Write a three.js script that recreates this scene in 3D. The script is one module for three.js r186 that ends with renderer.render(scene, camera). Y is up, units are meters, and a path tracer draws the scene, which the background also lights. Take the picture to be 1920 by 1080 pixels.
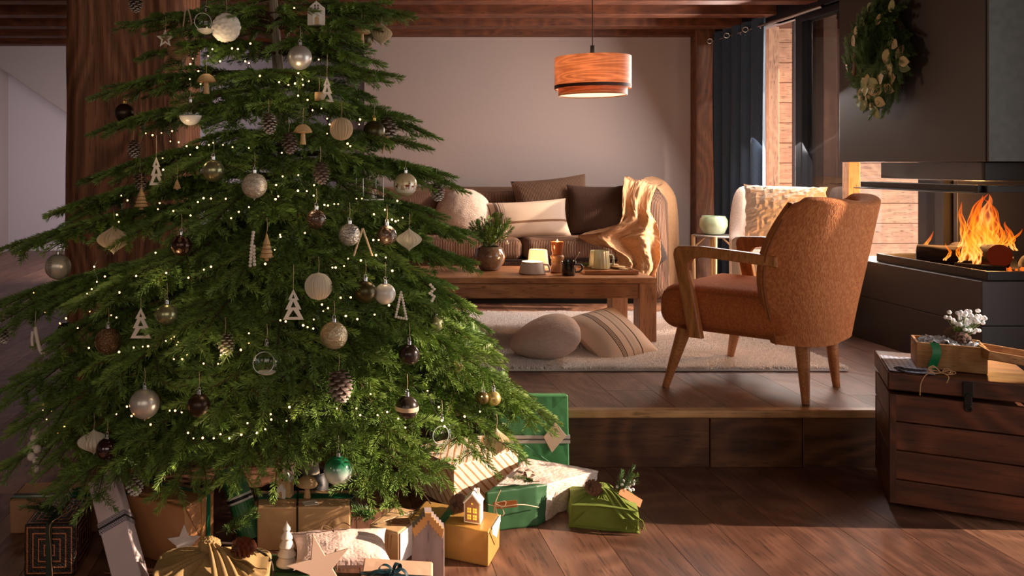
import * as THREE from 'three';
import { RoundedBoxGeometry } from 'three/addons/geometries/RoundedBoxGeometry.js';
import { mergeGeometries } from 'three/addons/utils/BufferGeometryUtils.js';
import { ImprovedNoise } from 'three/addons/math/ImprovedNoise.js';
import { RectAreaLightUniformsLib } from 'three/addons/lights/RectAreaLightUniformsLib.js';
RectAreaLightUniformsLib.init();

// ---------------------------------------------------------------- camera, sky, sun, window and fill light, exposure
const F = 1580, CX = 620, CY = 308, EY = 1.177, UF = 0.227;   // focal length and principal point in pixels; eye height; height of the raised floor
const scene = new THREE.Scene();
scene.background = new THREE.Color().setRGB(1.3, 1.36, 1.48);     // bright overcast winter sky
const camera = new THREE.PerspectiveCamera(2 * Math.atan(772 / F) * 180 / Math.PI, 2600 / 1544, 0.05, 60);
camera.setViewOffset(2600, 1544, 680, 464, 1920, 1080);         // shift lens: level camera, principal point left of and above the middle
camera.position.set(0, EY, 0);
scene.add(camera);
const renderer = new THREE.WebGLRenderer({ antialias: true });
renderer.toneMapping = THREE.LinearToneMapping;
renderer.toneMappingExposure = 1.12;
renderer.shadowMap.enabled = true;
renderer.shadowMap.type = THREE.PCFSoftShadowMap;

const sun = new THREE.DirectionalLight(new THREE.Color().setRGB(1, 0.76, 0.57), 12);   // low winter sun from the right
sun.position.set(8, 3.05, -2.2 + 0.3); sun.target.position.set(0, 0, -2.2);
sun.castShadow = true; sun.shadow.mapSize.set(4096, 4096); sun.shadow.radius = 1.2;
Object.assign(sun.shadow.camera, { left: -7, right: 7, top: 5, bottom: -5, near: 0.1, far: 24 });
scene.add(sun, sun.target);
function areaLight(w, h, from, to, rgb, power) {
  const l = new THREE.RectAreaLight(new THREE.Color().setRGB(...rgb), power, w, h);
  l.position.set(...from); l.lookAt(...to); scene.add(l); return l;
}
areaLight(2.4, 1.7, [3.32, 1.25, -1.75], [0.2, 0.75, -2.75], [1, 0.88, 0.76], 1.0);      // daylight from the near window, out of view, lighting tree and gifts
areaLight(0.85, 1.85, [2.99, 1.2, -5.3], [1.0, 0.15, -4.9], [1, 0.9, 0.83], 15);       // daylight in the far window
areaLight(2.6, 1.2, [0.2, 1.75, 1.2], [-0.1, 0.3, -2.8], [1, 0.84, 0.7], 1.6);          // added fill behind the camera, brightens the gift fronts
areaLight(0.8, 1.3, [-2.2, 1.15, -8.8], [-4.0, 1.0, -11.5], [1, 0.89, 0.88], 12);      // unseen light behind the post, placed to brighten the far wall
areaLight(1.4, 1.2, [-2.6, 1.7, 1.2], [-1.0, 1.0, -4.0], [1, 0.82, 0.66], 1.5);          // added fill from the front left, brightens the post and tree
areaLight(1.0, 1.0, [3.9, 2.5, -5.4], [4.0, 1.1, -7.0], [1, 0.92, 0.84], 17);                  // unseen lamp above the terrace, placed to brighten the plank wall
const spot = new THREE.SpotLight(new THREE.Color().setRGB(1, 0.78, 0.58), 72, 12, 0.42, 0.3, 2);   // unseen spot outside the far window, stands in for sun on the sofa
spot.position.set(4.75, 2.15, -5.0); spot.target.position.set(1.55, 0.75, -5.65);
spot.castShadow = true; spot.shadow.mapSize.set(2048, 2048); spot.shadow.radius = 3;
scene.add(spot, spot.target);

// ---------------------------------------------------------------- helpers
const V = (x, y, z) => new THREE.Vector3(x, y, z);
const at = (px, py, d) => V((px - CX) * d / F, EY - (py - CY) * d / F, -d);
let seedN = 12345;
const rnd = (a = 0, b = 1) => { seedN = (seedN + 0x6d2b79f5) | 0; let t = Math.imul(seedN ^ (seedN >>> 15), 1 | seedN); t = (t + Math.imul(t ^ (t >>> 7), 61 | t)) ^ t; return a + (b - a) * (((t ^ (t >>> 14)) >>> 0) / 4294967296); };
const noiser = new ImprovedNoise();
const nz = (x, y, z) => noiser.noise(x + 31.7, y + 17.3, z + 5.1);
const lerp = (a, b, t) => a + (b - a) * t, clamp = (x, a = 0, b = 1) => Math.min(b, Math.max(a, x));
const smooth = (a, b, x) => { const t = clamp((x - a) / (b - a)); return t * t * (3 - 2 * t); };
const used = new Map();
function numbered(n) { const k = used.get(n) || 0; used.set(n, k + 1); return k ? n + '_' + String(k).padStart(3, '0') : n; }
function shade(m) { m.castShadow = true; m.receiveShadow = true; return m; }
function M(name, geo, mat, parent, pos, rot) {                       // a mesh that is a part
  const m = shade(new THREE.Mesh(geo, mat)); m.name = name;
  if (pos) m.position.set(...pos); if (rot) m.rotation.set(...rot);
  if (parent) parent.add(m); return m;
}
function T(name, label, category, pos = [0, 0, 0], turn = 0, group) {  // a thing: a group at its base
  const o = new THREE.Group(); o.name = numbered(name); scene.add(o);
  o.position.set(...(pos.isVector3 ? pos.toArray() : pos)); o.rotation.y = turn;
  o.userData = { label, category }; if (group) o.userData.group = group;
  return o;
}
function TM(name, label, category, geo, mat, pos = [0, 0, 0], rot, group) {  // a thing that is one mesh
  const o = shade(new THREE.Mesh(geo, mat)); o.name = numbered(name); scene.add(o);
  o.position.set(...(pos.isVector3 ? pos.toArray() : pos)); if (rot) o.rotation.set(...rot);
  o.userData = { label, category }; if (group) o.userData.group = group; return o;
}
function S(name, geo, mat, pos) {                                    // a piece of the setting
  const o = geo ? shade(new THREE.Mesh(geo, mat)) : new THREE.Group(); o.name = name; if (pos) o.position.set(...pos);
  o.userData = { kind: 'structure' }; scene.add(o); return o;
}
function clean(g) {
  g = g.index ? g.toNonIndexed() : g;
  for (const k of Object.keys(g.attributes)) if (!['position', 'normal', 'uv', 'color'].includes(k)) g.deleteAttribute(k);
  if (!g.attributes.normal) g.computeVertexNormals();
  if (!g.attributes.uv) g.setAttribute('uv', new THREE.BufferAttribute(new Float32Array(g.attributes.position.count * 2), 2));
  g.groups = []; g.morphAttributes = {}; return g;
}
function merge(list) {
  list = list.map(clean); const hasC = list.some((g) => g.attributes.color);
  if (hasC) for (const g of list) if (!g.attributes.color) g.setAttribute('color', new THREE.BufferAttribute(new Float32Array(g.attributes.position.count * 3).fill(1), 3));
  return mergeGeometries(list);
}
function paint(g, rgb) { g = clean(g); const n = g.attributes.position.count, a = new Float32Array(n * 3); for (let i = 0; i < n; i++) a.set(typeof rgb === 'function' ? rgb(g.attributes.position.getX(i), g.attributes.position.getY(i), g.attributes.position.getZ(i)) : rgb, i * 3); g.setAttribute('color', new THREE.BufferAttribute(a, 3)); return g; }
function mv(g, x = 0, y = 0, z = 0, rx = 0, ry = 0, rz = 0) { g.applyMatrix4(new THREE.Matrix4().compose(V(x, y, z), new THREE.Quaternion().setFromEuler(new THREE.Euler(rx, ry, rz)), V(1, 1, 1))); return g; }
function boxUV(g, grain = 'x', du = 0, dv = 0) {                      // uv in metres, grain along one axis
  const p = g.attributes.position, n = g.attributes.normal, uv = new Float32Array(p.count * 2), ax = ['x', 'y', 'z'];
  for (let i = 0; i < p.count; i++) {
    const N = [Math.abs(n.getX(i)), Math.abs(n.getY(i)), Math.abs(n.getZ(i))], P = [p.getX(i), p.getY(i), p.getZ(i)];
    const k = N[0] >= N[1] && N[0] >= N[2] ? 0 : N[1] >= N[2] ? 1 : 2;
    let rest = [0, 1, 2].filter((a) => a !== k); const gi = ax.indexOf(grain);
    if (rest[1] === gi) rest.reverse();
    uv[i * 2] = P[rest[0]] + du; uv[i * 2 + 1] = P[rest[1]] + dv + (k === 1 ? 0.37 : k * 0.21);
  }
  g.setAttribute('uv', new THREE.BufferAttribute(uv, 2)); return g;
}
function rbox(w, h, d, r = 0.004, seg = 2, grain = 'x') { return boxUV(clean(new RoundedBoxGeometry(w, h, d, seg, Math.min(r, w / 2.01, h / 2.01, d / 2.01))), grain, rnd(0, 3), rnd(0, 3)); }
function sbox(w, h, d, grain = 'x') { return boxUV(clean(new THREE.BoxGeometry(w, h, d)), grain, rnd(0, 3), rnd(0, 3)); }
function rod(a, b, r0, r1 = r0, seg = 10) {                           // tapered bar between two points
  const d = b.clone().sub(a), g = clean(new THREE.CylinderGeometry(r1, r0, d.length(), seg));
  g.applyQuaternion(new THREE.Quaternion().setFromUnitVectors(V(0, 1, 0), d.clone().normalize())); const m = a.clone().add(b).multiplyScalar(0.5); g.translate(m.x, m.y, m.z); return g;
}
function beam(a, b, w, t, grain) {                                    // rectangular bar between two points, w across, t thick
  const d = b.clone().sub(a), L = d.length(), g = rbox(w, L, t, Math.min(w, t) * 0.25, 2, 'y');
  g.applyQuaternion(new THREE.Quaternion().setFromUnitVectors(V(0, 1, 0), d.normalize())); const m = a.clone().add(b).multiplyScalar(0.5); g.translate(m.x, m.y, m.z); return g;
}
const lathe = (pts, seg = 32) => clean(new THREE.LatheGeometry(pts.map(([r, y]) => new THREE.Vector2(Math.max(r, 1e-4), y)), seg));
const tube = (pts, r, n = 24, seg = 6, closed = false) => clean(new THREE.TubeGeometry(new THREE.CatmullRomCurve3(pts, closed), n, r, seg, closed));
function grid(fn, nu, nv, closeU = false) {                            // surface from fn(u, v) -> Vector3, with smooth normals
  const pos = [], uv = [], idx = [];
  for (let j = 0; j <= nv; j++) for (let i = 0; i <= nu; i++) { const p = fn(i / nu, j / nv); pos.push(p.x, p.y, p.z); uv.push(i / nu, j / nv); }
  for (let j = 0; j < nv; j++) for (let i = 0; i < nu; i++) { const a = j * (nu + 1) + i, b = a + 1, c = a + nu + 1, d = c + 1; idx.push(a, b, d, a, d, c); }
  const g = new THREE.BufferGeometry(); g.setAttribute('position', new THREE.Float32BufferAttribute(pos, 3)); g.setAttribute('uv', new THREE.Float32BufferAttribute(uv, 2)); g.setIndex(idx); g.computeVertexNormals();
  if (closeU) { const n = g.attributes.normal; for (let j = 0; j <= nv; j++) { const a = j * (nu + 1), b = a + nu, v = V(n.getX(a) + n.getX(b), n.getY(a) + n.getY(b), n.getZ(a) + n.getZ(b)).normalize(); n.setXYZ(a, v.x, v.y, v.z); n.setXYZ(b, v.x, v.y, v.z); } }
  return g;
}
function sheet(fn, nu, nv, thick) {                                    // cloth or paper with real thickness
  const a = grid(fn, nu, nv), p = a.attributes.position, n = a.attributes.normal;
  const P = (i, s) => V(p.getX(i) + n.getX(i) * s, p.getY(i) + n.getY(i) * s, p.getZ(i) + n.getZ(i) * s);
  const id = (u, v) => Math.round(v * nv) * (nu + 1) + Math.round(u * nu), h = thick / 2;
  const top = grid((u, v) => P(id(u, v), h), nu, nv), bot = grid((u, v) => P(id(1 - u, v), -h), nu, nv), rim = [];
  rim.push(grid((u, v) => P(id(u, 0), lerp(-h, h, v)), nu, 1), grid((u, v) => P(id(1 - u, 1), lerp(-h, h, v)), nu, 1), grid((u, v) => P(id(0, 1 - u), lerp(-h, h, v)), nv, 1), grid((u, v) => P(id(1, u), lerp(-h, h, v)), nv, 1));
  return merge([top, bot, ...rim]);
}
function extrude(shape, depth, bevel = 0.002, seg = 2) {
  const g = new THREE.ExtrudeGeometry(shape, { depth: depth - 2 * bevel, bevelEnabled: bevel > 0, bevelSize: bevel, bevelThickness: bevel, bevelSegments: seg, curveSegments: 8 }); g.translate(0, 0, -depth / 2 + bevel); return clean(g);
}
function poly(pts) { const s = new THREE.Shape(); pts.forEach(([x, y], i) => (i ? s.lineTo(x, y) : s.moveTo(x, y))); s.closePath(); return s; }
function pillow(w, h, t, pinch = 0.06, n = 22, puff = 0.5) {             // square cushion with pointed corners, lying in the xy plane
  const face = (s) => grid((u, v) => {
    const a = (u * 2 - 1) * s, b = v * 2 - 1, k = Math.pow(Math.max(0, (1 - a * a)) * Math.max(0, (1 - b * b)), puff);
    const x = a * w / 2 * (1 - pinch * (1 - b * b) * a * a), y = b * h / 2 * (1 - pinch * (1 - a * a) * b * b);
    return V(x, y, s * (t / 2 * k + 0.004 * nz(a * 3, b * 3, s) * k));
  }, n, n);
  return merge([face(1), face(-1)]);
}
function blob(w, h, d, n = 32, amp = 0.02, freq = 4, sh = (p) => p) {     // rounded soft body
  const g = new THREE.IcosahedronGeometry(1, 24), p = g.attributes.position;
  for (let i = 0; i < p.count; i++) { const v = V(p.getX(i), p.getY(i), p.getZ(i)), k = 1 + amp * nz(v.x * freq, v.y * freq, v.z * freq) + amp * 0.35 * nz(v.x * freq * 5, v.y * freq * 5, v.z * freq * 5); v.multiplyScalar(k); v.set(v.x * w / 2, v.y * h / 2, v.z * d / 2); sh(v); p.setXYZ(i, v.x, v.y, v.z); }
  return weld(g);
}
function weld(g) {                                                      // smooth normals for a non-indexed closed body
  const p = g.attributes.position, map = new Map(); g.deleteAttribute('normal'); g.computeVertexNormals(); const n = g.attributes.normal, acc = [];
  const key = (i) => Math.round(p.getX(i) * 5e4) + ',' + Math.round(p.getY(i) * 5e4) + ',' + Math.round(p.getZ(i) * 5e4);
  for (let i = 0; i < p.count; i++) { const k = key(i); if (!map.has(k)) map.set(k, V(0, 0, 0)); map.get(k).add(V(n.getX(i), n.getY(i), n.getZ(i))); }
  for (let i = 0; i < p.count; i++) { const v = map.get(key(i)).clone().normalize(); n.setXYZ(i, v.x, v.y, v.z); }
  return g;
}
function hexa(c, n = 8, wob = 0.003, fr = 14) {                          // soft six-sided parcel from eight corners: bottom FL FR BR BL, top FL FR BR BL
  const q = (a, b, d, e) => grid((u, v) => { const p = c[a].clone().lerp(c[b], u).lerp(c[e].clone().lerp(c[d], u), v); return p; }, n, n);
  const g = merge([q(0, 1, 5, 4), q(1, 2, 6, 5), q(2, 3, 7, 6), q(3, 0, 4, 7), q(4, 5, 6, 7), q(3, 2, 1, 0)]);
  const cen = c.reduce((s, v) => s.add(v), V(0, 0, 0)).multiplyScalar(1 / 8), p = g.attributes.position;
  for (let i = 0; i < p.count; i++) { const v = V(p.getX(i), p.getY(i), p.getZ(i)), k = wob * nz(v.x * fr, v.y * fr, v.z * fr); const o = v.clone().sub(cen).normalize().multiplyScalar(k); p.setXYZ(i, v.x + o.x, Math.max(v.y + o.y, Math.min(c[0].y, c[1].y) + 0.0005), v.z + o.z); }
  return weld(g);
}

// ---------------------------------------------------------------- procedural textures (periodic value noise)
function pnoise(seed, W, H) {                                            // lattice noise that repeats after W x H cells
  const t = new Float32Array(W * H); let s = seed * 7919 + 13;
  for (let i = 0; i < t.length; i++) { s = (Math.imul(s, 1664525) + 1013904223) | 0; t[i] = (s >>> 8) / 16777216; }
  return (x, y) => { let xi = Math.floor(x), yi = Math.floor(y), fx = x - xi, fy = y - yi; fx = fx * fx * (3 - 2 * fx); fy = fy * fy * (3 - 2 * fy); xi = ((xi % W) + W) % W; yi = ((yi % H) + H) % H; const x1 = (xi + 1) % W, y1 = (yi + 1) % H; return lerp(lerp(t[yi * W + xi], t[yi * W + x1], fx), lerp(t[y1 * W + xi], t[y1 * W + x1], fx), fy); };
}
function tex(w, h, fn, srgb = true, ru = 1, rv = 1) {                    // fn(u, v) -> [r, g, b] 0..255 or a grey
  const d = new Uint8Array(w * h * 4);
  for (let j = 0; j < h; j++) for (let i = 0; i < w; i++) { const c = fn((i + 0.5) / w, (j + 0.5) / h), o = (j * w + i) * 4; if (typeof c === 'number') d[o] = d[o + 1] = d[o + 2] = clamp(c, 0, 255); else { d[o] = clamp(c[0], 0, 255); d[o + 1] = clamp(c[1], 0, 255); d[o + 2] = clamp(c[2], 0, 255); } d[o + 3] = c[3] ?? 255; }
  const t = new THREE.DataTexture(d, w, h); t.wrapS = t.wrapT = THREE.RepeatWrapping; t.magFilter = THREE.LinearFilter; t.minFilter = THREE.LinearMipmapLinearFilter; t.generateMipmaps = true;
  if (srgb) t.colorSpace = THREE.SRGBColorSpace; t.repeat.set(ru, rv); t.needsUpdate = true; return t;
}
const hex = (s) => [parseInt(s.slice(1, 3), 16), parseInt(s.slice(3, 5), 16), parseInt(s.slice(5, 7), 16)];
function woodField(seed, rings = 9) {
  const a = pnoise(seed, 4, 6), b = pnoise(seed + 1, 6, 96), c = pnoise(seed + 2, 24, 256), e = pnoise(seed + 3, 3, 4);
  return (u, v) => { const warp = a(u * 4, v * 6) * 1.6 + e(u * 3, v * 4) * 1.5, ring = 0.5 + 0.5 * Math.sin((v * rings + warp * 1.7) * 6.2832), fib = b(u * 6, v * 96), fine = c(u * 24, v * 256); return { t: clamp(0.42 * Math.pow(ring, 1.4) + 0.33 * fib + 0.25 * e(u * 3 + 1, v * 4)), pore: fine > 0.7 ? (fine - 0.7) / 0.3 : 0, fib, fine, ring }; };
}
function wood(seed, light, dark, o = {}) {
  const f = woodField(seed, o.rings ?? 9), L = hex(light), D = hex(dark), W = o.size ?? 512;
  const map = tex(W, W, (u, v) => { const s = f(u, v), k = 1 - 0.35 * s.pore; return [0, 1, 2].map((i) => lerp(D[i], L[i], s.t) * k); }, true, o.scale ?? 1, o.scale ?? 1);
  const m = new THREE.MeshStandardMaterial({ map, roughness: o.rough ?? 0.55, name: o.name || 'wood' });
  if (o.bump) { m.bumpMap = tex(W, W, (u, v) => { const s = f(u, v); return 255 * (0.55 * s.ring + 0.3 * s.fib + 0.15 * s.fine); }, false, o.scale ?? 1, o.scale ?? 1); m.bumpScale = o.bump; }
  return m;
}
const std = (color, rough = 0.6, o = {}) => new THREE.MeshStandardMaterial({ color, roughness: rough, ...o });
const phys = (o) => new THREE.MeshPhysicalMaterial(o);
const fuzzTex = (seed, n, lo, hi, srgb = true) => { const a = pnoise(seed, n, n), b = pnoise(seed + 5, n * 3, n * 3), A = hex(lo), B = hex(hi); return tex(256, 256, (u, v) => { const t = clamp(0.65 * a(u * n, v * n) + 0.35 * b(u * n * 3, v * n * 3)); return A.map((x, i) => lerp(x, B[i], t)); }, srgb); };
const fuzzBump = (seed, n) => { const a = pnoise(seed, n, n), b = pnoise(seed + 5, n * 3, n * 3); return tex(256, 256, (u, v) => 255 * (0.6 * a(u * n, v * n) + 0.4 * b(u * n * 3, v * n * 3)), false); };
function setRep(m, r) { for (const k of ['map', 'bumpMap', 'roughnessMap']) if (m[k]) m[k].repeat.set(r, r); return m; }

// ---------------------------------------------------------------- materials
const K = {
  floor: [wood(11, '#8c6450', '#57382b', { rough: 0.42, bump: 0.0012, rings: 5 }), wood(21, '#775140', '#492d22', { rough: 0.45, bump: 0.0012, rings: 4 }), wood(31, '#966c55', '#634433', { rough: 0.4, bump: 0.0012, rings: 6 })],
  pillar: wood(41, '#b47850', '#5c3622', { rough: 0.75, bump: 0.006, rings: 15, size: 1024 }),
  joist: wood(51, '#8a4f30', '#4f2714', { rough: 0.6, rings: 5 }),
  nosing: wood(61, '#d0a270', '#a07850', { rough: 0.35, rings: 4 }),  // pale tone carries the sun glancing along the step edge
  riser: wood(71, '#7c5030', '#3a2112', { rough: 0.5, rings: 3 }),
  post: wood(81, '#8c5a3c', '#5c3622', { rough: 0.6, rings: 8 }),
  outer: wood(91, '#e2b896', '#c2947a', { rough: 0.7, rings: 4 }),
  table: wood(101, '#cc9464', '#986440', { rough: 0.42, rings: 4 }),
  chair: wood(111, '#cb8650', '#9a5c34', { rough: 0.38, rings: 8, scale: 2 }),
  chest: wood(121, '#7a4426', '#30170c', { rough: 0.5, rings: 3, bump: 0.002 }),
  pale: wood(131, '#d9b98c', '#b9925f', { rough: 0.6, rings: 12, scale: 4 }),
  kraftwood: wood(141, '#b98a55', '#8a5d33', { rough: 0.6, rings: 8, scale: 2 }),
  wall: std('#b3a4a0', 0.95), wallfar: std('#b9aeb4', 0.95), ceiling: std('#6b4632', 0.8),
  black: std('#1b1715', 0.45, { metalness: 0.3 }), hood: std('#3c3634', 0.5, { metalness: 0.25 }), frame: std('#20242b', 0.4, { metalness: 0.3 }),
  concrete: new THREE.MeshStandardMaterial({ map: fuzzTex(6, 40, '#494b48', '#5a5c58'), roughness: 0.6 }),
  glass: phys({ color: '#ffffff', transmission: 1, roughness: 0.02, thickness: 0, ior: 1.45 }),
  tint: phys({ color: '#8d8a8c', transmission: 1, roughness: 0.02, thickness: 0, ior: 1.45 }),
  steel: std('#c9c9c9', 0.25, { metalness: 1 }), brass: std('#c9a25a', 0.3, { metalness: 1 }),
  white: std('#ece7e0', 0.6), cream: std('#e2d6c4', 0.8), rope: std('#cbb496', 0.9), darkcord: std('#151314', 0.7),
  snow: std('#f2f4f8', 0.9),
};
K.wall.bumpMap = fuzzBump(301, 24); K.wall.bumpMap.repeat.set(1, 1); K.wall.bumpScale = 0.001;
function ribbed(dark, light, period, seed, rough = 0.95) {            // corduroy: ribs across u, groove shade painted into the colour, 16 in a tile
  const n = pnoise(seed, 64, 64), A = hex(dark), B = hex(light);
  const rib = (u) => Math.pow(Math.abs(Math.sin(u * Math.PI * 16)), 0.7);
  const map = tex(256, 64, (u, v) => A.map((x, i) => lerp(x, B[i], clamp(rib(u) * 0.85 + 0.3 * (n(u * 64, v * 64) - 0.5)))), true, 1 / (16 * period), 1 / (16 * period));
  const bumpMap = tex(256, 64, (u) => 255 * rib(u), false, 1 / (16 * period), 1 / (16 * period));
  return new THREE.MeshPhysicalMaterial({ map, bumpMap, bumpScale: 0.004, roughness: rough, sheen: 0.5, sheenRoughness: 0.5, sheenColor: new THREE.Color('#7a5a44') });
}
K.cord = ribbed('#4a3125', '#8f6b54', 0.011, 7); K.cord2 = ribbed('#38251b', '#6b4a38', 0.008, 8); K.brownvelvet = phys({ color: '#2e1d16', roughness: 0.95, sheen: 0.4, sheenColor: new THREE.Color('#6b4a38'), sheenRoughness: 0.5 });
function boucle(lo, hi, seed, rep, bump = 0.006) { const m = phys({ map: fuzzTex(seed, 24, lo, hi), bumpMap: fuzzBump(seed, 24), bumpScale: bump, roughness: 1, sheen: 0.3, sheenColor: new THREE.Color(hi), sheenRoughness: 0.6 }); return setRep(m, rep); }
K.orange = boucle('#a55c33', '#da925d', 401, 5, 0.003); K.orangeseat = boucle('#984f2a', '#c2743f', 411, 8, 0.002);
K.creamfur = boucle('#d2b8a8', '#efdccf', 421, 7, 0.003); K.egg = boucle('#d0b2a2', '#ecd2c2', 426, 7, 0.002); K.creamtight = boucle('#d2bbab', '#ebd8ca', 431, 8, 0.002); K.sherpa = boucle('#dcc6b2', '#f5e8d8', 441, 8, 0.002);
K.throwm = phys({ map: fuzzTex(451, 32, '#a47650', '#c2966e'), bumpMap: fuzzBump(452, 14), bumpScale: 0.006, roughness: 1, sheen: 0.1, sheenColor: new THREE.Color('#e0b48c'), sheenRoughness: 0.6 }); K.throwm.map.repeat.set(4, 4);

// ---------------------------------------------------------------- the room
function plankFloor(name, x0, x1, d0, d1, y, width, length, seed, cut = () => true) {
  const f = S(name, null), th = 0.018; seedN = seed;
  M('subfloor', sbox(x1 - x0, 0.06, d1 - d0), std('#1a100b', 0.9), f, [(x0 + x1) / 2, y - th - 0.032, -(d0 + d1) / 2]);
  for (let x = x0; x < x1 - 0.01; x += width) {
    let d = d0 - rnd(0, length);
    while (d < d1) {
      const a = Math.max(d, d0), b = Math.min(d + length, d1), w = Math.min(width, x1 - x);
      if (b - a > 0.02 && cut(x + w / 2, (a + b) / 2)) { const g = boxUV(clean(new THREE.BoxGeometry(w - 0.0018, th, b - a - 0.002)), 'z', rnd(0, 5), rnd(0, 5)); M('plank', g, K.floor[Math.floor(rnd(0, 2.999))], f, [x + w / 2, y - th / 2, -(a + b) / 2]); }
      d += length;
    }
  }
  return f;
}
plankFloor('floor', -4.4, 3.4, -1.5, 11.5, 0, 0.195, 2.2, 77, (x, d) => !(x > -0.65 && d > 4.4) && d > 0.6);
const raised = plankFloor('floor_raised', -0.6, 3.3, 3.29, 6.5, UF, 0.195, 1.7, 99, (x, d) => !(x > 2.95 && d < 4.8));
M('platform_body', sbox(3.9, UF - 0.085, 3.2), std('#1a100b', 0.9), raised, [1.35, (UF - 0.085) / 2, -4.9]);
M('nosing', rbox(3.95, 0.031, 0.05, 0.008, 3), K.nosing, raised, [1.375, UF - 0.0155, -3.275]);
for (const [a, b] of [[-0.6, 1.47], [1.474, 1.83], [1.834, 2.2], [2.204, 3.35]]) M('riser_board', rbox(b - a, UF - 0.034, 0.02, 0.003, 1), K.riser, raised, [(a + b) / 2, (UF - 0.034) / 2, -3.28]);
M('side_board', rbox(0.02, UF - 0.002, 3.2, 0.003, 1, 'z'), K.riser, raised, [-0.61, UF / 2 - 0.001, -4.9]);
S('floor_outside', sbox(9, 0.05, 9), K.snow, [7.6, UF - 0.06, -9.4]);

S('wall_back', sbox(3.1, 2.9, 5.2), K.wall, [0.26 + 1.55, 1.45, -9.1]);
S('wall_far', sbox(6.2, 3.0, 0.2), K.wallfar, [-2.5, 1.5, -11.6]);
S('wall_left', sbox(0.2, 3.0, 13.2), K.wall, [-4.5, 1.5, -5.1]);
S('wall_front', sbox(8.2, 2.5, 0.2), K.wall, [-0.5, 1.25, 1.6]);
const wr = S('wall_right', null);
M('wall_panel', sbox(0.2, 2.4, 1.9), K.wall, wr, [3.5, 1.2, 0.55]);
M('wall_panel', sbox(0.2, 2.4, 0.52), K.wall, wr, [3.5, 1.2, -3.46]);
M('wall_panel', sbox(0.2, 0.3, 2.8), K.wall, wr, [3.5, 2.25, -1.8]);
M('wall_panel', sbox(0.2, 0.06, 2.8), K.wall, wr, [3.5, 0.03, -1.8]);
M('wall_panel', sbox(0.1, 0.3, 1.7), K.wall, wr, [3.0, 2.27, -5.65]);
M('wall_panel', sbox(2.6, 2.4, 0.2), K.black, wr, [4.66, 1.2, -4.72]);
M('wall_panel', sbox(0.42, 0.35, 0.14), K.black, wr, [3.17, 2.2, -4.86]);
const ceil = S('ceiling', null);
M('ceiling_board', sbox(9, 0.12, 8.7), K.ceiling, ceil, [0.1, 2.37, -2.75]);
M('ceiling_board', sbox(5.2, 0.12, 5.0), K.wallfar, ceil, [-2.2, 2.98, -9.4]);
M('ceiling_riser', sbox(4.9, 0.6, 0.1), K.ceiling, ceil, [-2.1, 2.7, -7.08]);
for (const d of [3.6, 4.1, 4.6, 5.05, 5.52, 5.98, 6.42, 6.86]) M('joist', rbox(d > 6.6 ? 4.7 : 7.4, 0.155, 0.13, 0.006, 1), K.joist, ceil, [d > 6.6 ? -2.1 : -0.75, 2.157 + 0.077, -d - 0.065]);
M('joist_end', rbox(0.5, 0.14, 0.16, 0.006, 1), K.joist, ceil, [-4.25, 2.15 + 0.06, -7.35]);
const soff = new THREE.Shape([[-4.4, 2.95], [-4.4, 2.51], [-3.66, 2.0], [-2.6, 1.28], [-2.6, 2.95]].map(([x, y]) => new THREE.Vector2(x, y)));
S('wall_stair_soffit', extrude(soff, 0.5, 0.01, 1), std('#8d827e', 0.95), [0, 0, -11.2]);
S('baseboard_far', rbox(4.9, 0.1, 0.02, 0.004, 1), std('#c9c0c0', 0.7), [-2.0, 0.05, -11.49]);
S('baseboard_back', rbox(2.7, 0.045, 0.02, 0.004, 1), std('#a98a70', 0.7), [1.62, UF + 0.0225, -6.49]);
S('trim_1', rbox(0.185, 2.05, 0.1, 0.01, 2, 'y'), K.post, [2.865, UF + 1.02, -6.45]);   // timber post at the end of the back wall
// heavy old timber post behind the tree, split-faced
const pil = S('pillar', null); {
  const g = grid((u, v) => { const w = 0.6, y = v * 2.3; const x = -w / 2 + u * w; return V(x + 0.012 * nz(u * 2, y * 2, 1), y, 0.012 * nz(x * 14, y * 0.8, 3) + 0.006 * nz(x * 40, y * 1.5, 7) - 0.05 * Math.pow(Math.abs(u - 0.5) * 2, 10)); }, 60, 60);
  const p = g.attributes.position, uv = g.attributes.uv; for (let i = 0; i < p.count; i++) uv.setXY(i, p.getY(i) * 0.7, p.getX(i) * 0.9);
  M('split_face', g, K.pillar, pil, [-1.035, 0, -4.2]); M('core', rbox(0.6, 2.3, 0.5, 0.01, 1, 'y'), K.pillar, pil, [-1.035, 1.15, -4.5]);
  M('plinth', rbox(0.62, 0.3, 0.52, 0.02, 2, 'y'), K.pillar, pil, [-1.035, 0.15, -4.49]);
}
// sliding window in the right wall, and the terrace outside it
const w1 = S('window_1', null);
M('head_rail', rbox(0.1, 0.1, 1.7, 0.006, 1, 'z'), K.frame, w1, [2.97, 2.17, -5.65]);
M('frame_post', rbox(0.07, 1.9, 0.075, 0.006, 1, 'y'), K.frame, w1, [2.97, UF + 0.95, -5.29]);
M('wood_post', rbox(0.07, 1.9, 0.06, 0.006, 1, 'y'), K.outer, w1, [2.99, UF + 0.95, -4.84]);
M('frame_sill', rbox(0.08, 0.03, 1.7, 0.004, 1, 'z'), K.frame, w1, [2.99, UF + 0.016, -5.65]);
M('head_board', rbox(0.07, 0.05, 0.4, 0.006, 1, 'z'), K.frame, w1, [2.97, 2.09, -5.06]);
M('glass_pane', sbox(0.006, 1.9, 0.4), K.tint, w1, [2.975, UF + 0.95, -5.06]);
M('wood_jamb', rbox(0.1, 2.0, 0.12, 0.006, 1, 'y'), K.outer, w1, [3.03, UF + 0.98, -6.3]);
const w2 = S('window_2', null);
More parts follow.
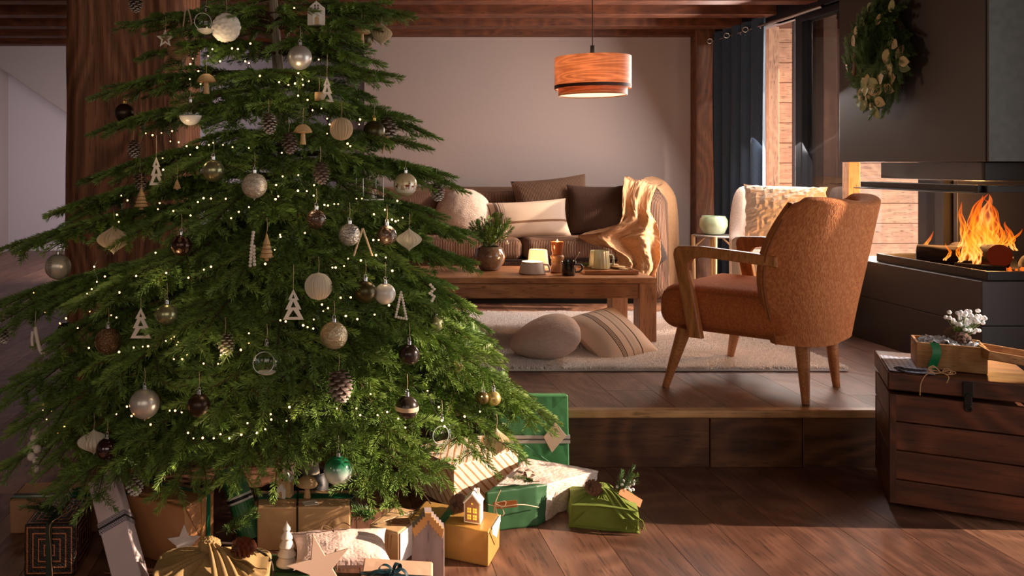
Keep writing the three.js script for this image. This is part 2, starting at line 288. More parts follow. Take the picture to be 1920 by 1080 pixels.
M('frame_post', rbox(0.06, 1.5, 0.08, 0.006, 1, 'y'), K.frame, w2, [3.39, UF + 0.75, -4.72]);
M('wood_post', rbox(0.05, 1.5, 0.05, 0.006, 1, 'y'), K.post, w2, [3.455, UF + 0.75, -4.6]);
M('glass_pane', sbox(0.4, 1.5, 0.006), K.glass, w2, [3.16, UF + 0.75, -4.86]);
const w3 = S('window_3', null);  // near window, out of view, lets the sun onto gifts and floor
M('frame_post', rbox(0.08, 2.05, 0.06, 0.006, 1, 'y'), K.frame, w3, [3.44, 1.05, -0.43]); M('frame_post', rbox(0.08, 2.05, 0.06, 0.006, 1, 'y'), K.frame, w3, [3.44, 1.05, -3.17]);
M('glass_pane', sbox(0.006, 2.05, 2.7), K.glass, w3, [3.46, 1.08, -1.8]);
const ext = S('wall_outside', null);
for (let i = 0; i < 16; i++) M('plank', rbox(1.3, 0.164, 0.03, 0.006, 1), K.outer, ext, [4.34, UF - 0.3 + i * 0.168, -7.05]);
M('corner_post', rbox(0.095, 2.7, 0.12, 0.008, 1, 'y'), K.outer, ext, [3.65, UF + 1.05, -7.0]);
M('corner_post', rbox(0.1, 2.6, 0.1, 0.008, 1, 'y'), K.outer, ext, [3.5, UF + 1.0, -5.95]);
M('grey_panel', rbox(0.2, 2.1, 0.04, 0.006, 1, 'y'), std('#6f6a6c', 0.7), ext, [3.42, UF + 1.0, -6.05]);  // grey upright panel seen through the window glass
for (let i = 0; i < 5; i++) M('upright_board', rbox(0.15, 2.6, 0.03, 0.006, 1, 'y'), K.outer, ext, [5.08 + i * 0.155, UF + 0.95, -7.15]);
M('backing_board', sbox(2.3, 2.9, 0.03), K.outer, ext, [4.7, UF + 0.95, -7.2]);

// ---------------------------------------------------------------- fireplace
{
  const f = T('fireplace', 'black corner fireplace with a suspended hood, open firebox and low hearth', 'fireplace', [2.89, UF, -3.74]);
  const H = EY - UF;                                                   // eye height above this floor
  M('hood', rbox(1.3, 1.4, 1.07, 0.004, 1), K.hood, f, [0.65, H + 0.012 + 0.7, -0.535 + 0.02]);
  M('hood_front', rbox(1.3, 1.4, 0.012, 0.003, 1), K.concrete, f, [0.655, H + 0.012 + 0.7, 0.027]);
  M('lintel', rbox(1.0, 0.085, 0.72, 0.004, 1), K.black, f, [0.56, H - 0.033, -0.42]);
  M('glass_pane', sbox(0.006, 0.09, 0.72), K.glass, f, [0.03, H - 0.035, -0.4]);
  const rail = M('rail', rbox(0.05, 0.03, 0.83, 0.003, 1), K.black, f, [0.02, H - 0.108, -0.435]);
  M('rail_lip', rbox(0.07, 0.006, 0.87, 0.002, 1), K.black, rail, [-0.01, -0.02, -0.01]);
  M('front_rail', rbox(1.0, 0.032, 0.05, 0.003, 1), K.black, f, [0.52, H - 0.11, -0.02]);
  const base = M('hearth', rbox(1.25, 0.2, 1.04, 0.006, 2), K.hood, f, [0.625, 0.33, -0.52]);
  M('plinth', rbox(0.3, 0.23, 1.04, 0.004, 1), K.hood, f, [0.15, 0.115, -0.52]);
  M('niche_back', rbox(0.95, 0.23, 0.5, 0.004, 1), K.black, f, [0.775, 0.115, -0.78]);
  const tray = M('tray', rbox(1.1, 0.012, 0.74, 0.003, 1), K.black, f, [0.6, 0.437, -0.4]);
  M('tray_rim', rbox(0.014, 0.042, 0.76, 0.003, 1), K.black, f, [0.04, 0.452, -0.39]);
  M('tray_rim', rbox(1.1, 0.042, 0.014, 0.003, 1), K.black, f, [0.59, 0.452, -0.02]);
  M('tray_rim', rbox(0.45, 0.042, 0.014, 0.003, 1), K.black, f, [0.26, 0.452, -0.77]);
  M('fire_back', rbox(0.82, 0.62, 0.03, 0.003, 1), K.black, f, [0.9, 0.72, -0.82]);
  M('end_wall', rbox(0.1, 2.1, 1.3, 0.003, 1), K.black, f, [1.3, 0.95, -0.45]); M('niche_floor', rbox(1.2, 0.02, 1.2, 0.003, 1), K.black, f, [0.7, 0.008, -0.5]); M('fire_side', rbox(0.03, 0.62, 0.85, 0.003, 1), K.black, f, [1.24, 0.72, -0.42]);
  // logs in the fire
  const bark = wood(151, '#3a2a20', '#0f0a07', { rough: 0.95, rings: 14, bump: 0.006, size: 256 }), charEnd = std('#0d0806', 0.95), ember = std('#160a06', 0.95, { emissive: '#ff4a10', emissiveIntensity: 0.06 });
  const log = (label, a, b, r, endGlow) => {
    const L = a.distanceTo(b), g = grid((u, v) => { const t = u * Math.PI * 2, k = r * (1 + 0.1 * nz(Math.cos(t) * 2, Math.sin(t) * 2, v * 4 + a.x * 9)); return V(Math.cos(t) * k, v * L, Math.sin(t) * k); }, 20, 8, true);
    const p = g.attributes.position, uv = g.attributes.uv; for (let i = 0; i < p.count; i++) uv.setXY(i, p.getY(i) * 2, uv.getX(i) * 0.4);
    const o = T('firewood_log', label, 'log', a); o.quaternion.setFromUnitVectors(V(0, 1, 0), b.clone().sub(a).normalize());
    M('bark', g, bark, o); const e = lathe([[0, 0.004], [r * 0.4, 0.006], [r * 0.8, 0.003], [r * 1.02, 0]], 20); M('cut_end', e, endGlow ? ember : charEnd, o, [0, L, 0]); M('cut_end', e.clone(), charEnd, o, [0, 0, 0], [Math.PI, 0, 0]);
  };
  const yb = 0.443 + UF;
  log('charred log lying across the left of the fire', V(2.98, yb + 0.052, -4.28), V(3.26, yb + 0.055, -4.05), 0.048);
  log('thick log in the middle of the fire with its round end facing the room', V(3.28, yb + 0.05, -4.4), V(3.16, yb + 0.075, -3.98), 0.052, true);
  log('pale split log leaning at the right of the fire', V(3.4, yb + 0.02, -4.1), V(3.235, yb + 0.075, -3.84), 0.046);
  log('thin burnt stick lying low at the front of the fire', V(2.98, yb + 0.02, -4.02), V(3.12, yb + 0.02, -3.9), 0.018);
  // flames: separate tongues, each a closed twisted body
  const streak = (u, v) => Math.pow(0.5 + 0.5 * Math.sin(u * 6.283 * 5 + Math.sin(v * 8) * 2.2 + Math.sin(v * 21 + u * 12) * 0.6), 1.2);
  const fireTex = tex(128, 256, (u, v) => { const n = streak(u, v), k = clamp(1.0 - v * 0.9 + 0.25 * (n - 0.5)); return [255, lerp(78, 196, k) * (0.6 + 0.4 * n), lerp(8, 110, Math.pow(k, 3)) * (0.35 + 0.65 * n)]; });
  const fireA = tex(128, 256, (u, v) => 255 * clamp((1 - 0.7 * v) * (0.16 + 0.85 * streak(u, v)) * smooth(0, 0.05, v)), false);
  const flameM = new THREE.MeshStandardMaterial({ color: '#000000', emissive: '#ffffff', emissiveMap: fireTex, emissiveIntensity: 1.7, alphaMap: fireA, transparent: true, opacity: 0.75, roughness: 1 });
  const fl = T('fire', 'orange flames rising over the burning logs in the hearth', 'fire', [3.19, yb, -4.1]);
  const flame = (px, pyb, pyt, d, w, ph, leanPx = 0) => {
    const b = at(px, pyb, d), h = (pyb - pyt) * d / F, W = w * d / F, lx = leanPx * d / F;
    const g = grid((u, v) => { const t = u * Math.PI * 2, k = Math.pow(v + 0.05, 0.3) * Math.pow(1 - v, 0.95) * 1.3, sw = v * v; return V(b.x - 3.19 + lx * sw + W * 0.3 * Math.sin(v * 6 + ph) * v + Math.cos(t) * W / 2 * k * (1 + 0.25 * Math.sin(v * 17 + ph + 1.5 * Math.cos(t))), b.y - yb + v * h, b.z + 4.1 + Math.sin(t) * W * 0.22 * k + 0.02 * Math.sin(v * 7 + ph * 2)); }, 22, 36, true);
    M('flame', g, flameM, fl);
  };
  seedN = 31;
  flame(1840, 492, 362, 4.12, 58, 0.3, 8); flame(1822, 490, 366, 4.05, 40, 1.7, 14); flame(1806, 470, 378, 4.15, 22, 2.6, -6); flame(1866, 485, 372, 4.1, 36, 4.1, -18); flame(1880, 480, 415, 4.0, 28, 5.2, 20);
  flame(1742, 487, 432, 4.3, 15, 0.9, 2); flame(1778, 490, 456, 4.0, 11, 2.2, -3); flame(1797, 492, 455, 3.95, 14, 3.3, 8); flame(1850, 470, 364, 4.2, 50, 2.9, -4); flame(1826, 496, 420, 3.93, 24, 0.2, 6); flame(1900, 470, 428, 4.1, 16, 1.1, 12);
  for (let i = 0; i < 12; i++) flame(1808 + i * 7 + rnd(-4, 4), 486 + rnd(-8, 6), 400 + 5 * Math.abs(i - 5) + rnd(-30, 25), 3.98 + rnd(0, 0.25), rnd(12, 24), rnd(0, 6), (5 - i) * 2.2 + rnd(-6, 8));
  for (const [px, py, d, k] of [[1835, 405, 4.22, 1], [1745, 470, 4.3, 0.25]]) { const l = new THREE.PointLight(new THREE.Color().setRGB(1, 0.45, 0.14), 3.2 * k, 6, 2); l.position.copy(at(px, py, d)); l.castShadow = true; l.shadow.radius = 3; scene.add(l); }
  M('embers', merge(Array.from({ length: 26 }, () => mv(new THREE.IcosahedronGeometry(rnd(0.006, 0.014), 0), rnd(-0.12, 0.12), 0.01, rnd(0.02, 0.2), rnd(0, 3), rnd(0, 3)))), std('#401004', 0.9, { emissive: '#ff5a1a', emissiveIntensity: 1.5 }), fl).userData.kind = 'stuff';
}

// ---------------------------------------------------------------- sprigs of fir needles, shared by tree, wreath and gifts
function sprigGeo(L, n, nl, seed) {
  seedN = seed; const pos = [], nor = [], col = [];
  const push = (a, b, c, ca, cb, cc) => { const N = b.clone().sub(a).cross(c.clone().sub(a)).normalize(); for (const [p, k] of [[a, ca], [b, cb], [c, cc]]) { pos.push(p.x, p.y, p.z); nor.push(N.x, N.y, N.z); col.push(...k); } };
  const twig = [0.30, 0.19, 0.09];
  for (let i = 0; i < 5; i++) { const a = i / 5 * 6.283, b = (i + 1) / 5 * 6.283, r = 0.0017; push(V(Math.cos(a) * r, Math.sin(a) * r, 0), V(Math.cos(b) * r, Math.sin(b) * r, 0), V(0, 0, L), twig, twig, twig); }
  for (let i = 0; i < n; i++) {
    const t = i / n, z = L * (0.02 + 0.98 * t), side = i % 2 ? 1 : -1, roll = side * (rnd(0.1, 1.0) * (rnd() < 0.22 ? 0.55 : 1) * 1.5) + (rnd() < 0.15 ? Math.PI * 0.6 * side : 0);
    const fwd = lerp(1.05, 0.55, t) + rnd(-0.15, 0.15), len = nl * rnd(0.78, 1.1) * (t > 0.88 ? lerp(1, 0.55, (t - 0.88) / 0.12) : 1);
    const dir = V(Math.sin(roll) * Math.sin(fwd), Math.cos(roll) * Math.sin(fwd) * 0.9, Math.cos(fwd)).normalize(), base = V(0, 0, z), w = 0.0015;
    const acr = V(0, 0, 1).cross(dir).normalize(), up = acr.clone().cross(dir).normalize(), tip = base.clone().addScaledVector(dir, len), mid = base.clone().addScaledVector(dir, len * 0.55);
    const ml = mid.clone().addScaledVector(acr, w), mr = mid.clone().addScaledVector(acr, -w), mu = mid.clone().addScaledVector(up, w * 0.9);
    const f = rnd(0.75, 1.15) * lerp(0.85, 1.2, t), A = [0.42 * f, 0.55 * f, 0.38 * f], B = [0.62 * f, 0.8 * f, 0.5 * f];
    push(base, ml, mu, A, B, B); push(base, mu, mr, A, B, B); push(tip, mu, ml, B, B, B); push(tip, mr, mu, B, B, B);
  }
  const g = new THREE.BufferGeometry(); g.setAttribute('position', new THREE.Float32BufferAttribute(pos, 3)); g.setAttribute('normal', new THREE.Float32BufferAttribute(nor, 3)); g.setAttribute('color', new THREE.Float32BufferAttribute(col, 3)); g.setAttribute('uv', new THREE.Float32BufferAttribute(new Float32Array(pos.length / 3 * 2), 2)); return g;
}
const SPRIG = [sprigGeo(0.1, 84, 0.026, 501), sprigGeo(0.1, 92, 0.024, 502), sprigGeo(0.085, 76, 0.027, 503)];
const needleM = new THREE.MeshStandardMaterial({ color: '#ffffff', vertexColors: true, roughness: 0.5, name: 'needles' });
function frame(pos, dir, up, s = 1) { const z = dir.clone().normalize(), x = up.clone().cross(z).normalize(), y = z.clone().cross(x); return new THREE.Matrix4().makeBasis(x, y, z).scale(V(s, s, s)).setPosition(pos); }
function needles(name, mats, parent, tint = [0.14, 0.25, 0.08], varn = 0.35, geo = SPRIG[0]) {
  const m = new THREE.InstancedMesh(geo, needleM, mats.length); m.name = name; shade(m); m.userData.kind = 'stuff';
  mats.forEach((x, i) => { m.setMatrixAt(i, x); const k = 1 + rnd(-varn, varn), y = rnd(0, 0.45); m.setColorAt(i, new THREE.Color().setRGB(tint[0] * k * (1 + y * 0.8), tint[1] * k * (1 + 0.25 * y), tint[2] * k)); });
  parent.add(m); return m;
}
function sprig(label, pos, dir, n = 5, s = 0.8, tint, group) {           // a loose cut sprig: forked twig of needles
  const o = T('fir_sprig', label, 'sprig', pos, 0, group), mats = [], d = dir.clone().normalize();
  for (let i = 0; i < n; i++) { const q = d.clone().applyAxisAngle(V(0, 1, 0), (i - (n - 1) / 2) * 0.42), b = d.clone().multiplyScalar(i % 2 ? 0.025 : 0); mats.push(frame(b, q.add(V(0, rnd(0.02, 0.3), 0)), V(0, 1, 0.1), s * rnd(0.8, 1.1))); }
  M('twig', rod(d.clone().multiplyScalar(-0.03), d.clone().multiplyScalar(0.05), 0.002, 0.0012, 6), std('#4a3320', 0.9), o); needles('needles', mats, o, tint); return o;
}
// wreath on the hood
{
  const c = V(2.862, EY + 0.565, -4.36), w = T('wreath', 'dense evergreen wreath with pale eucalyptus leaves hanging on the black hood', 'wreath', c);
  w.scale.set(1, 1.28, 1); M('ring', mv(clean(new THREE.TorusGeometry(0.16, 0.018, 8, 40)), 0, 0, 0, 0, Math.PI / 2), std('#3a2a1a', 0.9), w);
  const mats = []; seedN = 606;
  for (let i = 0; i < 460; i++) { const a = rnd(0, 6.283), r = 0.145 + rnd(-0.09, 0.055), p = V(rnd(-0.055, 0.01), Math.sin(a) * r, Math.cos(a) * r), tan = V(0, Math.cos(a), -Math.sin(a)), out = V(0, Math.sin(a), Math.cos(a)); mats.push(frame(p, tan.multiplyScalar(-1).addScaledVector(out, rnd(-0.7, 0.9)).add(V(rnd(-0.5, 0.05), 0, 0)), V(-1, 0, 0), rnd(0.7, 1.05))); }
  needles('needles', mats, w, [0.1, 0.17, 0.075]);
  const leafM = [std('#8f9268', 0.7), std('#a89c74', 0.7), std('#6f7d5a', 0.7), std('#9a8a6a', 0.75)];
  const leafG = sheet((u, v) => { const k = Math.sin(Math.PI * clamp(v, 0.02, 0.98)); return V((u - 0.5) * 0.042 * Math.pow(k, 0.7), v * 0.058, 0.008 * Math.abs(u - 0.5) - 0.01 * v * v); }, 6, 8, 0.0008);
  for (let i = 0; i < 64; i++) { const cl = i < 26 ? -1.75 + rnd(-0.35, 0.45) : i < 40 ? -0.2 + rnd(-0.4, 0.4) : rnd(0, 6.283), r = 0.16 + rnd(-0.06, 0.06); M('leaf', leafG, leafM[i % 4], w, [-0.05 - rnd(0, 0.025), Math.sin(cl) * r, Math.cos(cl) * r * (i < 26 ? 1 : 1)], [rnd(-1, 1), -Math.PI / 2 + rnd(-0.6, 0.6), rnd(0, 6.28)]); }
  for (let i = 0; i < 12; i++) M('seed_pod', clean(new THREE.SphereGeometry(0.011, 10, 8)), leafM[1], w, [-0.065, -0.15 + rnd(-0.06, 0.05), -0.03 + rnd(-0.07, 0.07)]);
  M('bark_curl', tube([V(-0.07, 0.02, -0.13), V(-0.075, -0.03, -0.12), V(-0.07, -0.07, -0.135)], 0.009, 10, 6), std('#6a4436', 0.8), w);
}
// curtain on its pole
{
  const cu = T('curtain', 'dark blue floor-length curtain hanging from a pole at the window', 'curtain', [2.86, UF, -6.02]);
  const g = sheet((u, v) => { const z = lerp(-0.3, 0.46, u) * (1 - 0.06 * v), ph = u * 6.283 * 5.5; return V(0.035 * Math.sin(ph) * (0.7 + 0.4 * v) + 0.01 * nz(u * 9, v * 2, 2), 1.905 * (1 - v) + 0.02, z + 0.012 * Math.cos(ph)); }, 90, 24, 0.002);
  const uvs = g.attributes.uv; for (let i = 0; i < uvs.count; i++) uvs.setXY(i, uvs.getX(i) * 6, uvs.getY(i) * 12);
  M('cloth', g, phys({ map: fuzzTex(461, 64, '#27364a', '#465a72'), roughness: 0.95, transmission: 0.12, thickness: 0 }), cu);
  for (let i = 0; i < 6; i++) M('grommet', mv(clean(new THREE.TorusGeometry(0.017, 0.005, 8, 18)), 0, 0, 0, 0, i % 2 ? 0.5 : -0.5), K.steel, cu, [i % 2 ? 0.012 : -0.03, 1.87, -0.27 + i * 0.135]);
  TM('curtain_pole', 'thin dark metal curtain pole above the blue curtain', 'curtain pole', tube([V(2.86, UF + 1.87, -6.45), V(2.86, UF + 1.87, -4.9)], 0.011, 2, 10), K.steel);
}
// pendant lamp
{
  const o = T('pendant_lamp', 'round two-tier wood veneer pendant lamp hanging over the coffee table', 'pendant lamp', [1.445, EY + 0.395, -4.65]);
  const vt = wood(171, '#d29468', '#8a522e', { rings: 5, size: 512 });
  const veneer = phys({ map: vt.map, roughness: 0.6, transmission: 0.45, thickness: 0, emissive: '#ffb080', emissiveMap: vt.map, emissiveIntensity: 0.2 });
  const shell = (r, h, m) => { const g = merge([clean(new THREE.CylinderGeometry(r, r, h, 64, 1, true)), clean(new THREE.CylinderGeometry(r - 0.003, r - 0.003, h, 64, 1, true))]); const p = g.attributes.position, uv = g.attributes.uv; for (let i = 0; i < p.count; i++) uv.setXY(i, uv.getX(i) * 1.27, p.getY(i) * 6); return g; };
  M('outer_shade', shell(0.203, 0.175), veneer, o, [0, 0.107, 0], [0, Math.PI, 0]);
  M('inner_shade', shell(0.183, 0.05), veneer, o, [0, 0.008, 0], [0, Math.PI, 0]);
  M('trim_band', clean(new THREE.CylinderGeometry(0.2045, 0.2045, 0.018, 64, 1, true)), std('#4a2716', 0.6), o, [0, 0.032, 0]);
  M('diffuser', lathe([[0, -0.012], [0.17, -0.012], [0.181, -0.01], [0.181, -0.004], [0, -0.004]], 48), std('#fff1d8', 0.5, { emissive: '#ffdfae', emissiveIntensity: 1.3 }), o);
  M('socket', lathe([[0.002, 0.26], [0.012, 0.26], [0.014, 0.2], [0.002, 0.2]], 16), K.darkcord, o);
  M('cord', tube([V(0, 0.19, 0), V(0, 0.72, 0)], 0.0028, 2, 8), K.darkcord, o);
  const bulb = M('bulb', clean(new THREE.SphereGeometry(0.03, 16, 12)), std('#fff0d0', 0.5, { emissive: '#ffca8a', emissiveIntensity: 4 }), o, [0, 0.12, 0]);
  const l = new THREE.PointLight(new THREE.Color().setRGB(1, 0.72, 0.48), 0.8, 8, 2); l.position.set(1.445, EY + 0.395 + 0.12, -4.65); l.castShadow = true; l.shadow.radius = 2; scene.add(l);
  const l2 = new THREE.RectAreaLight(new THREE.Color().setRGB(1, 0.75, 0.48), 2.2, 0.3, 0.3); l2.position.set(1.445, EY + 0.375, -4.65); l2.lookAt(1.445, 0, -4.65); scene.add(l2);
}

// ---------------------------------------------------------------- sofa
{
  const so = T('sofa', 'long brown corduroy sofa with rounded arms against the back wall', 'sofa', [1.22, UF, -6.07]);
  const cordBox = (w, h, d, r, seg = 6) => rbox(w, h, d, r, seg, 'y');
  const swapUV = (g) => { const uv = g.attributes.uv; for (let i = 0; i < uv.count; i++) uv.setXY(i, uv.getY(i), uv.getX(i)); return g; };
  M('base', swapUV(cordBox(2.12, 0.27, 0.66, 0.03)), K.cord2, so, [0, 0.165, 0.02]);
  M('plinth', sbox(2.0, 0.05, 0.6), K.darkcord, so, [0, 0.025, 0]);
  for (const [x0, x1] of [[-0.86, 0.084], [0.09, 0.82]]) M('seat_cushion', swapUV(cordBox(x1 - x0, 0.155, 0.6, 0.06)), K.cord, so, [(x0 + x1) / 2, 0.375, 0.08]);
  M('backrest', swapUV(cordBox(2.1, 0.5, 0.24, 0.1)), K.cord, so, [0, 0.53, -0.26]);
  for (const s of [-1, 1]) {
    const g = swapUV(cordBox(0.25, 0.78, 0.74, 0.11, 8)), p = g.attributes.position;
    for (let i = 0; i < p.count; i++) { const y = p.getY(i) + 0.39; p.setX(i, p.getX(i) + s * 0.04 * Math.sin(y * 3.6) - s * 0.02); p.setZ(i, p.getZ(i) - 0.1 * smooth(0.45, 0.8, y) * smooth(0, 0.37, p.getZ(i))); }
    g.computeVertexNormals(); M('arm', weld(g), K.cord, so, [s * 0.985, 0.4, 0.01]);
  }
  M('piping', tube([V(-1.0, 0.31, 0.362), V(0, 0.3, 0.366), V(0.84, 0.31, 0.362)], 0.006, 20, 6), K.brownvelvet, so);
  // cushions
  const cushion = (name, label, mat, px, py, d, w, h, t, rot, group, uvk = 1) => { const g = pillow(w, h, t, 0.07); const uv = g.attributes.uv; for (let i = 0; i < uv.count; i++) uv.setXY(i, uv.getX(i) * w * uvk, uv.getY(i) * h * uvk); const o = T(name, label, 'cushion', at(px, py, d), 0, group); o.rotation.set(...rot, 'YXZ'); M('cover', g, mat, o); return o; };
  const c1 = cushion('cushion', 'large brown corduroy cushion leaning on the sofa back, its pointed corner rising above it', K.cord, 1036, 386, 6.1, 0.56, 0.42, 0.17, [-0.2, 0.05, 0.1]);
  M('edge_piping', tube([V(-0.27, 0.2, 0), V(0, 0.165, 0), V(0.27, 0.2, 0)], 0.006, 16, 6), K.darkcord, c1);
  const c2 = cushion('cushion', 'dark brown square corduroy cushion beside the draped throw', K.cord2, 1124, 394, 5.98, 0.45, 0.36, 0.18, [-0.22, -0.05, -0.02]);
  M('edge_piping', tube([V(-0.22, 0.17, 0), V(0, 0.145, 0), V(0.22, 0.17, 0)], 0.006, 16, 6), K.darkcord, c2);
  const rd = T('round_cushion', 'round fluffy cream cushion leaning on the left of the sofa', 'cushion', at(869, 402, 6.0)); rd.rotation.set(-0.25, -0.15, 0, 'YXZ');
  M('cover', blob(0.4, 0.37, 0.26, 32, 0.02, 4), K.creamfur, rd);
  // striped lumbar cushion
  const stripeTex = tex(512, 256, (u, v) => { const n = 205 - 10 * Math.sin(v * 700) * Math.sin(u * 900); let c = [n, n * 0.88, n * 0.78]; const s = (a, b) => u > a && u < b; if (s(0.06, 0.1) || s(0.115, 0.13)) c = [116, 96, 86]; if (s(0.145, 0.155) || s(0.17, 0.18)) c = [160, 140, 125]; if (v > 0.36 && v < 0.42 && u > 0.2) c = [128, 92, 66]; return c; });
  cushion('lumbar_cushion', 'long cream cushion with brown stripes lying in the middle of the sofa', new THREE.MeshStandardMaterial({ map: stripeTex, roughness: 0.95 }), 992, 411, 5.9, 0.56, 0.27, 0.14, [-0.3, 0.02, 0.06], undefined, 1 / 0.56).children[0].geometry.attributes.uv.array.forEach((x, i, a) => { if (i % 2) a[i] = x * 0.56 / 0.27; });
  cushion('cushion', 'small brown cushion tucked at the foot of the sofa arm below the throw', K.brownvelvet, 1234, 476, 5.68, 0.13, 0.15, 0.07, [0, 0.5, 0.5]);
  cushion('cushion', 'dark brown cushion shape added over the shaded left end of the sofa back', K.cord2, 778, 400, 6.08, 0.44, 0.36, 0.16, [-0.2, 0.1, -0.04]);  // dark cushion shape set where the sofa back lies in shade
  // throw: one long cloth from behind the arm, over the back, down onto the seat and over the front edge
  const rows = [[1172, 350, 6.42, 1236, 352, 6.4], [1172, 338, 6.3, 1236, 345, 6.3], [1168, 334, 6.0, 1240, 344, 6.0], [1165, 345, 5.74, 1228, 356, 5.72], [1163, 385, 5.65, 1217, 392, 5.63], [1158, 412, 5.63, 1226, 412, 5.61], [1122, 430, 5.66, 1236, 432, 5.59], [1085, 440, 5.72, 1238, 452, 5.57], [1110, 460, 5.64, 1237, 470, 5.56], [1148, 474, 5.57, 1234, 492, 5.54], [1158, 492, 5.55, 1228, 510, 5.53], [1154, 506, 5.54, 1224, 526, 5.52]].map((r) => [at(r[0], r[1], r[2]), at(r[3], r[4], r[5])]);
  const cl = new THREE.CatmullRomCurve3(rows.map((r) => r[0])), cr = new THREE.CatmullRomCurve3(rows.map((r) => r[1]));
  const fold = (u, v, p) => { const a = 0.012 + 0.03 * smooth(0.25, 0.6, v); p.z += a * (Math.sin(u * 15 + v * 5 + 2 * nz(u * 2, v * 4, 1)) + 0.5 * nz(u * 6, v * 6, 2)); p.y += 0.5 * a * Math.sin(u * 11 + v * 9); p.x += 0.012 * nz(u * 4, v * 9, 5); const q = 0.012 * Math.abs(nz(u * 12, v * 20, 8)) + 0.004 * nz(u * 30, v * 44, 3); p.z += q; p.y += q * 0.6; return p; };
  const g1 = sheet((u, v) => fold(u, v, cl.getPoint(v).lerp(cr.getPoint(v), u).add(V(0, 0, 0.02))), 80, 130, 0.006);
  const ol = new THREE.CatmullRomCurve3([[1195, 338, 5.85], [1222, 350, 5.85], [1236, 375, 5.85], [1242, 410, 5.85], [1244, 450, 5.85], [1244, 490, 5.85], [1246, 543, 5.85]].map((r) => at(...r))), or = new THREE.CatmullRomCurve3([[1215, 330, 6.2], [1243, 341, 6.15], [1262, 366, 6.1], [1269, 410, 6.1], [1270, 450, 6.1], [1268, 490, 6.1], [1266, 535, 6.1]].map((r) => at(...r)));
  const g2 = sheet((u, v) => { const p = ol.getPoint(v).lerp(or.getPoint(v), u); p.x += 0.02 + 0.012 * Math.sin(u * 9 + v * 4); p.y += 0.008 * nz(u * 3, v * 8, 4); return p; }, 16, 40, 0.006);
  TM('throw_blanket', 'crumpled sand-coloured linen throw draped over the sofa corner and seat', 'blanket', merge([g1, g2]), K.throwm);
}
// ---------------------------------------------------------------- coffee table and what stands on it
const TT = UF + 0.358;
{
  const t = T('coffee_table', 'long low wooden coffee table with square legs on the pale rug', 'coffee table', [1.05, UF, -4.65]);
  M('tabletop', rbox(1.3, 0.03, 0.52, 0.004, 2), K.table, t, [0, 0.343, 0]);
  M('apron', rbox(1.12, 0.075, 0.03, 0.003, 1), K.table, t, [0, 0.288, 0.235]); M('apron', rbox(1.12, 0.075, 0.03, 0.003, 1), K.table, t, [0, 0.288, -0.235]);
  for (const s of [-1, 1]) M('apron', rbox(0.03, 0.075, 0.4, 0.003, 1, 'z'), K.table, t, [s * 0.615, 0.288, 0]);
  for (const [sx, sz] of [[1, 1], [1, -1], [-1, 1], [-1, -1]]) M('leg', rbox(0.09, 0.326, 0.09, 0.004, 2, 'y'), K.table, t, [sx * 0.604, 0.165, sz * 0.214]);
}
const onTable = (px, py) => { const d = 0.592 * F / (py - CY); return at(px, py, d).setY(TT + 0.001); };
{
  const p = onTable(918, 506), v = T('vase', 'round crackled glass vase holding green sprigs on the coffee table', 'vase', p);
  M('bowl', lathe([[0.001, 0.003], [0.045, 0.003], [0.05, 0], [0.055, 0.005], [0.083, 0.05], [0.088, 0.08], [0.075, 0.118], [0.055, 0.132], [0.05, 0.13], [0.07, 0.112], [0.08, 0.08], [0.075, 0.05], [0.04, 0.012], [0.001, 0.012]], 40), phys({ map: fuzzTex(471, 30, '#6f5648', '#a08874'), bumpMap: fuzzBump(471, 20), bumpScale: 0.003, roughness: 0.15, clearcoat: 1 }), v);
  const b = T('bouquet', 'bunch of green fir and boxwood sprigs standing in the round glass vase', 'bouquet', p.clone().setY(TT + 0.11)); seedN = 700;
  const mats = []; for (let i = 0; i < 34; i++) { const a = i * 2.4, r = rnd(0.2, 1.1), dir = V(Math.cos(a) * r, 1, Math.sin(a) * r).normalize(); mats.push(frame(dir.clone().multiplyScalar(rnd(0, 0.1)), dir, V(Math.cos(a), 0.2, Math.sin(a)), rnd(0.9, 1.4))); }
  needles('needles', mats, b, [0.2, 0.3, 0.09]);
  const lf = sheet((u, w) => V((u - 0.5) * 0.018 * Math.sin(Math.PI * clamp(w, 0.03, 0.97)), w * 0.03, 0.004 * Math.abs(u - 0.5)), 3, 5, 0.0008), lm = [std('#6a9a44', 0.55), std('#507a38', 0.55), std('#86a64c', 0.55)];
  for (let i = 0; i < 70; i++) { const a = i * 2.39, r = rnd(0.1, 1), h = rnd(0.04, 0.2), q = V(Math.cos(a) * r * h * 0.75, h * (1 - r * 0.3), Math.sin(a) * r * h * 0.75); M('leaf', lf, lm[i % 3], b, q.toArray(), [rnd(-1, 1), rnd(0, 6.28), rnd(-1, 1)]); }
  for (let i = 0; i < 14; i++) M('berry', clean(new THREE.SphereGeometry(0.006, 8, 6)), K.white, b, [0.08 + rnd(-0.02, 0.02), 0.07 + rnd(-0.04, 0.04), 0.02 + rnd(-0.02, 0.02)]);
}
function cup(name, label, pos, r0, r1, h, mat, turn, hr = 0.018) {
  const o = T(name, label, 'mug', pos, turn);
  M('body', lathe([[0.001, 0.001], [r0 * 0.92, 0.001], [r0, 0.005], [lerp(r0, r1, 0.5) * 1.02, h * 0.5], [r1, h], [r1 - 0.003, h], [r1 * 0.9, h * 0.5], [r0 * 0.85, 0.008], [0.001, 0.008]], 36), mat, o);
  M('handle', tube([V(lerp(r0, r1, 0.75) * 0.97, h * 0.78, 0), V(r1 + hr, h * 0.75, 0), V(r1 + hr * 1.3, h * 0.48, 0), V(r0 + hr * 0.8, h * 0.25, 0), V(lerp(r0, r1, 0.2) * 0.97, h * 0.22, 0)], 0.0055, 20, 8), mat, o);
  return o;
}
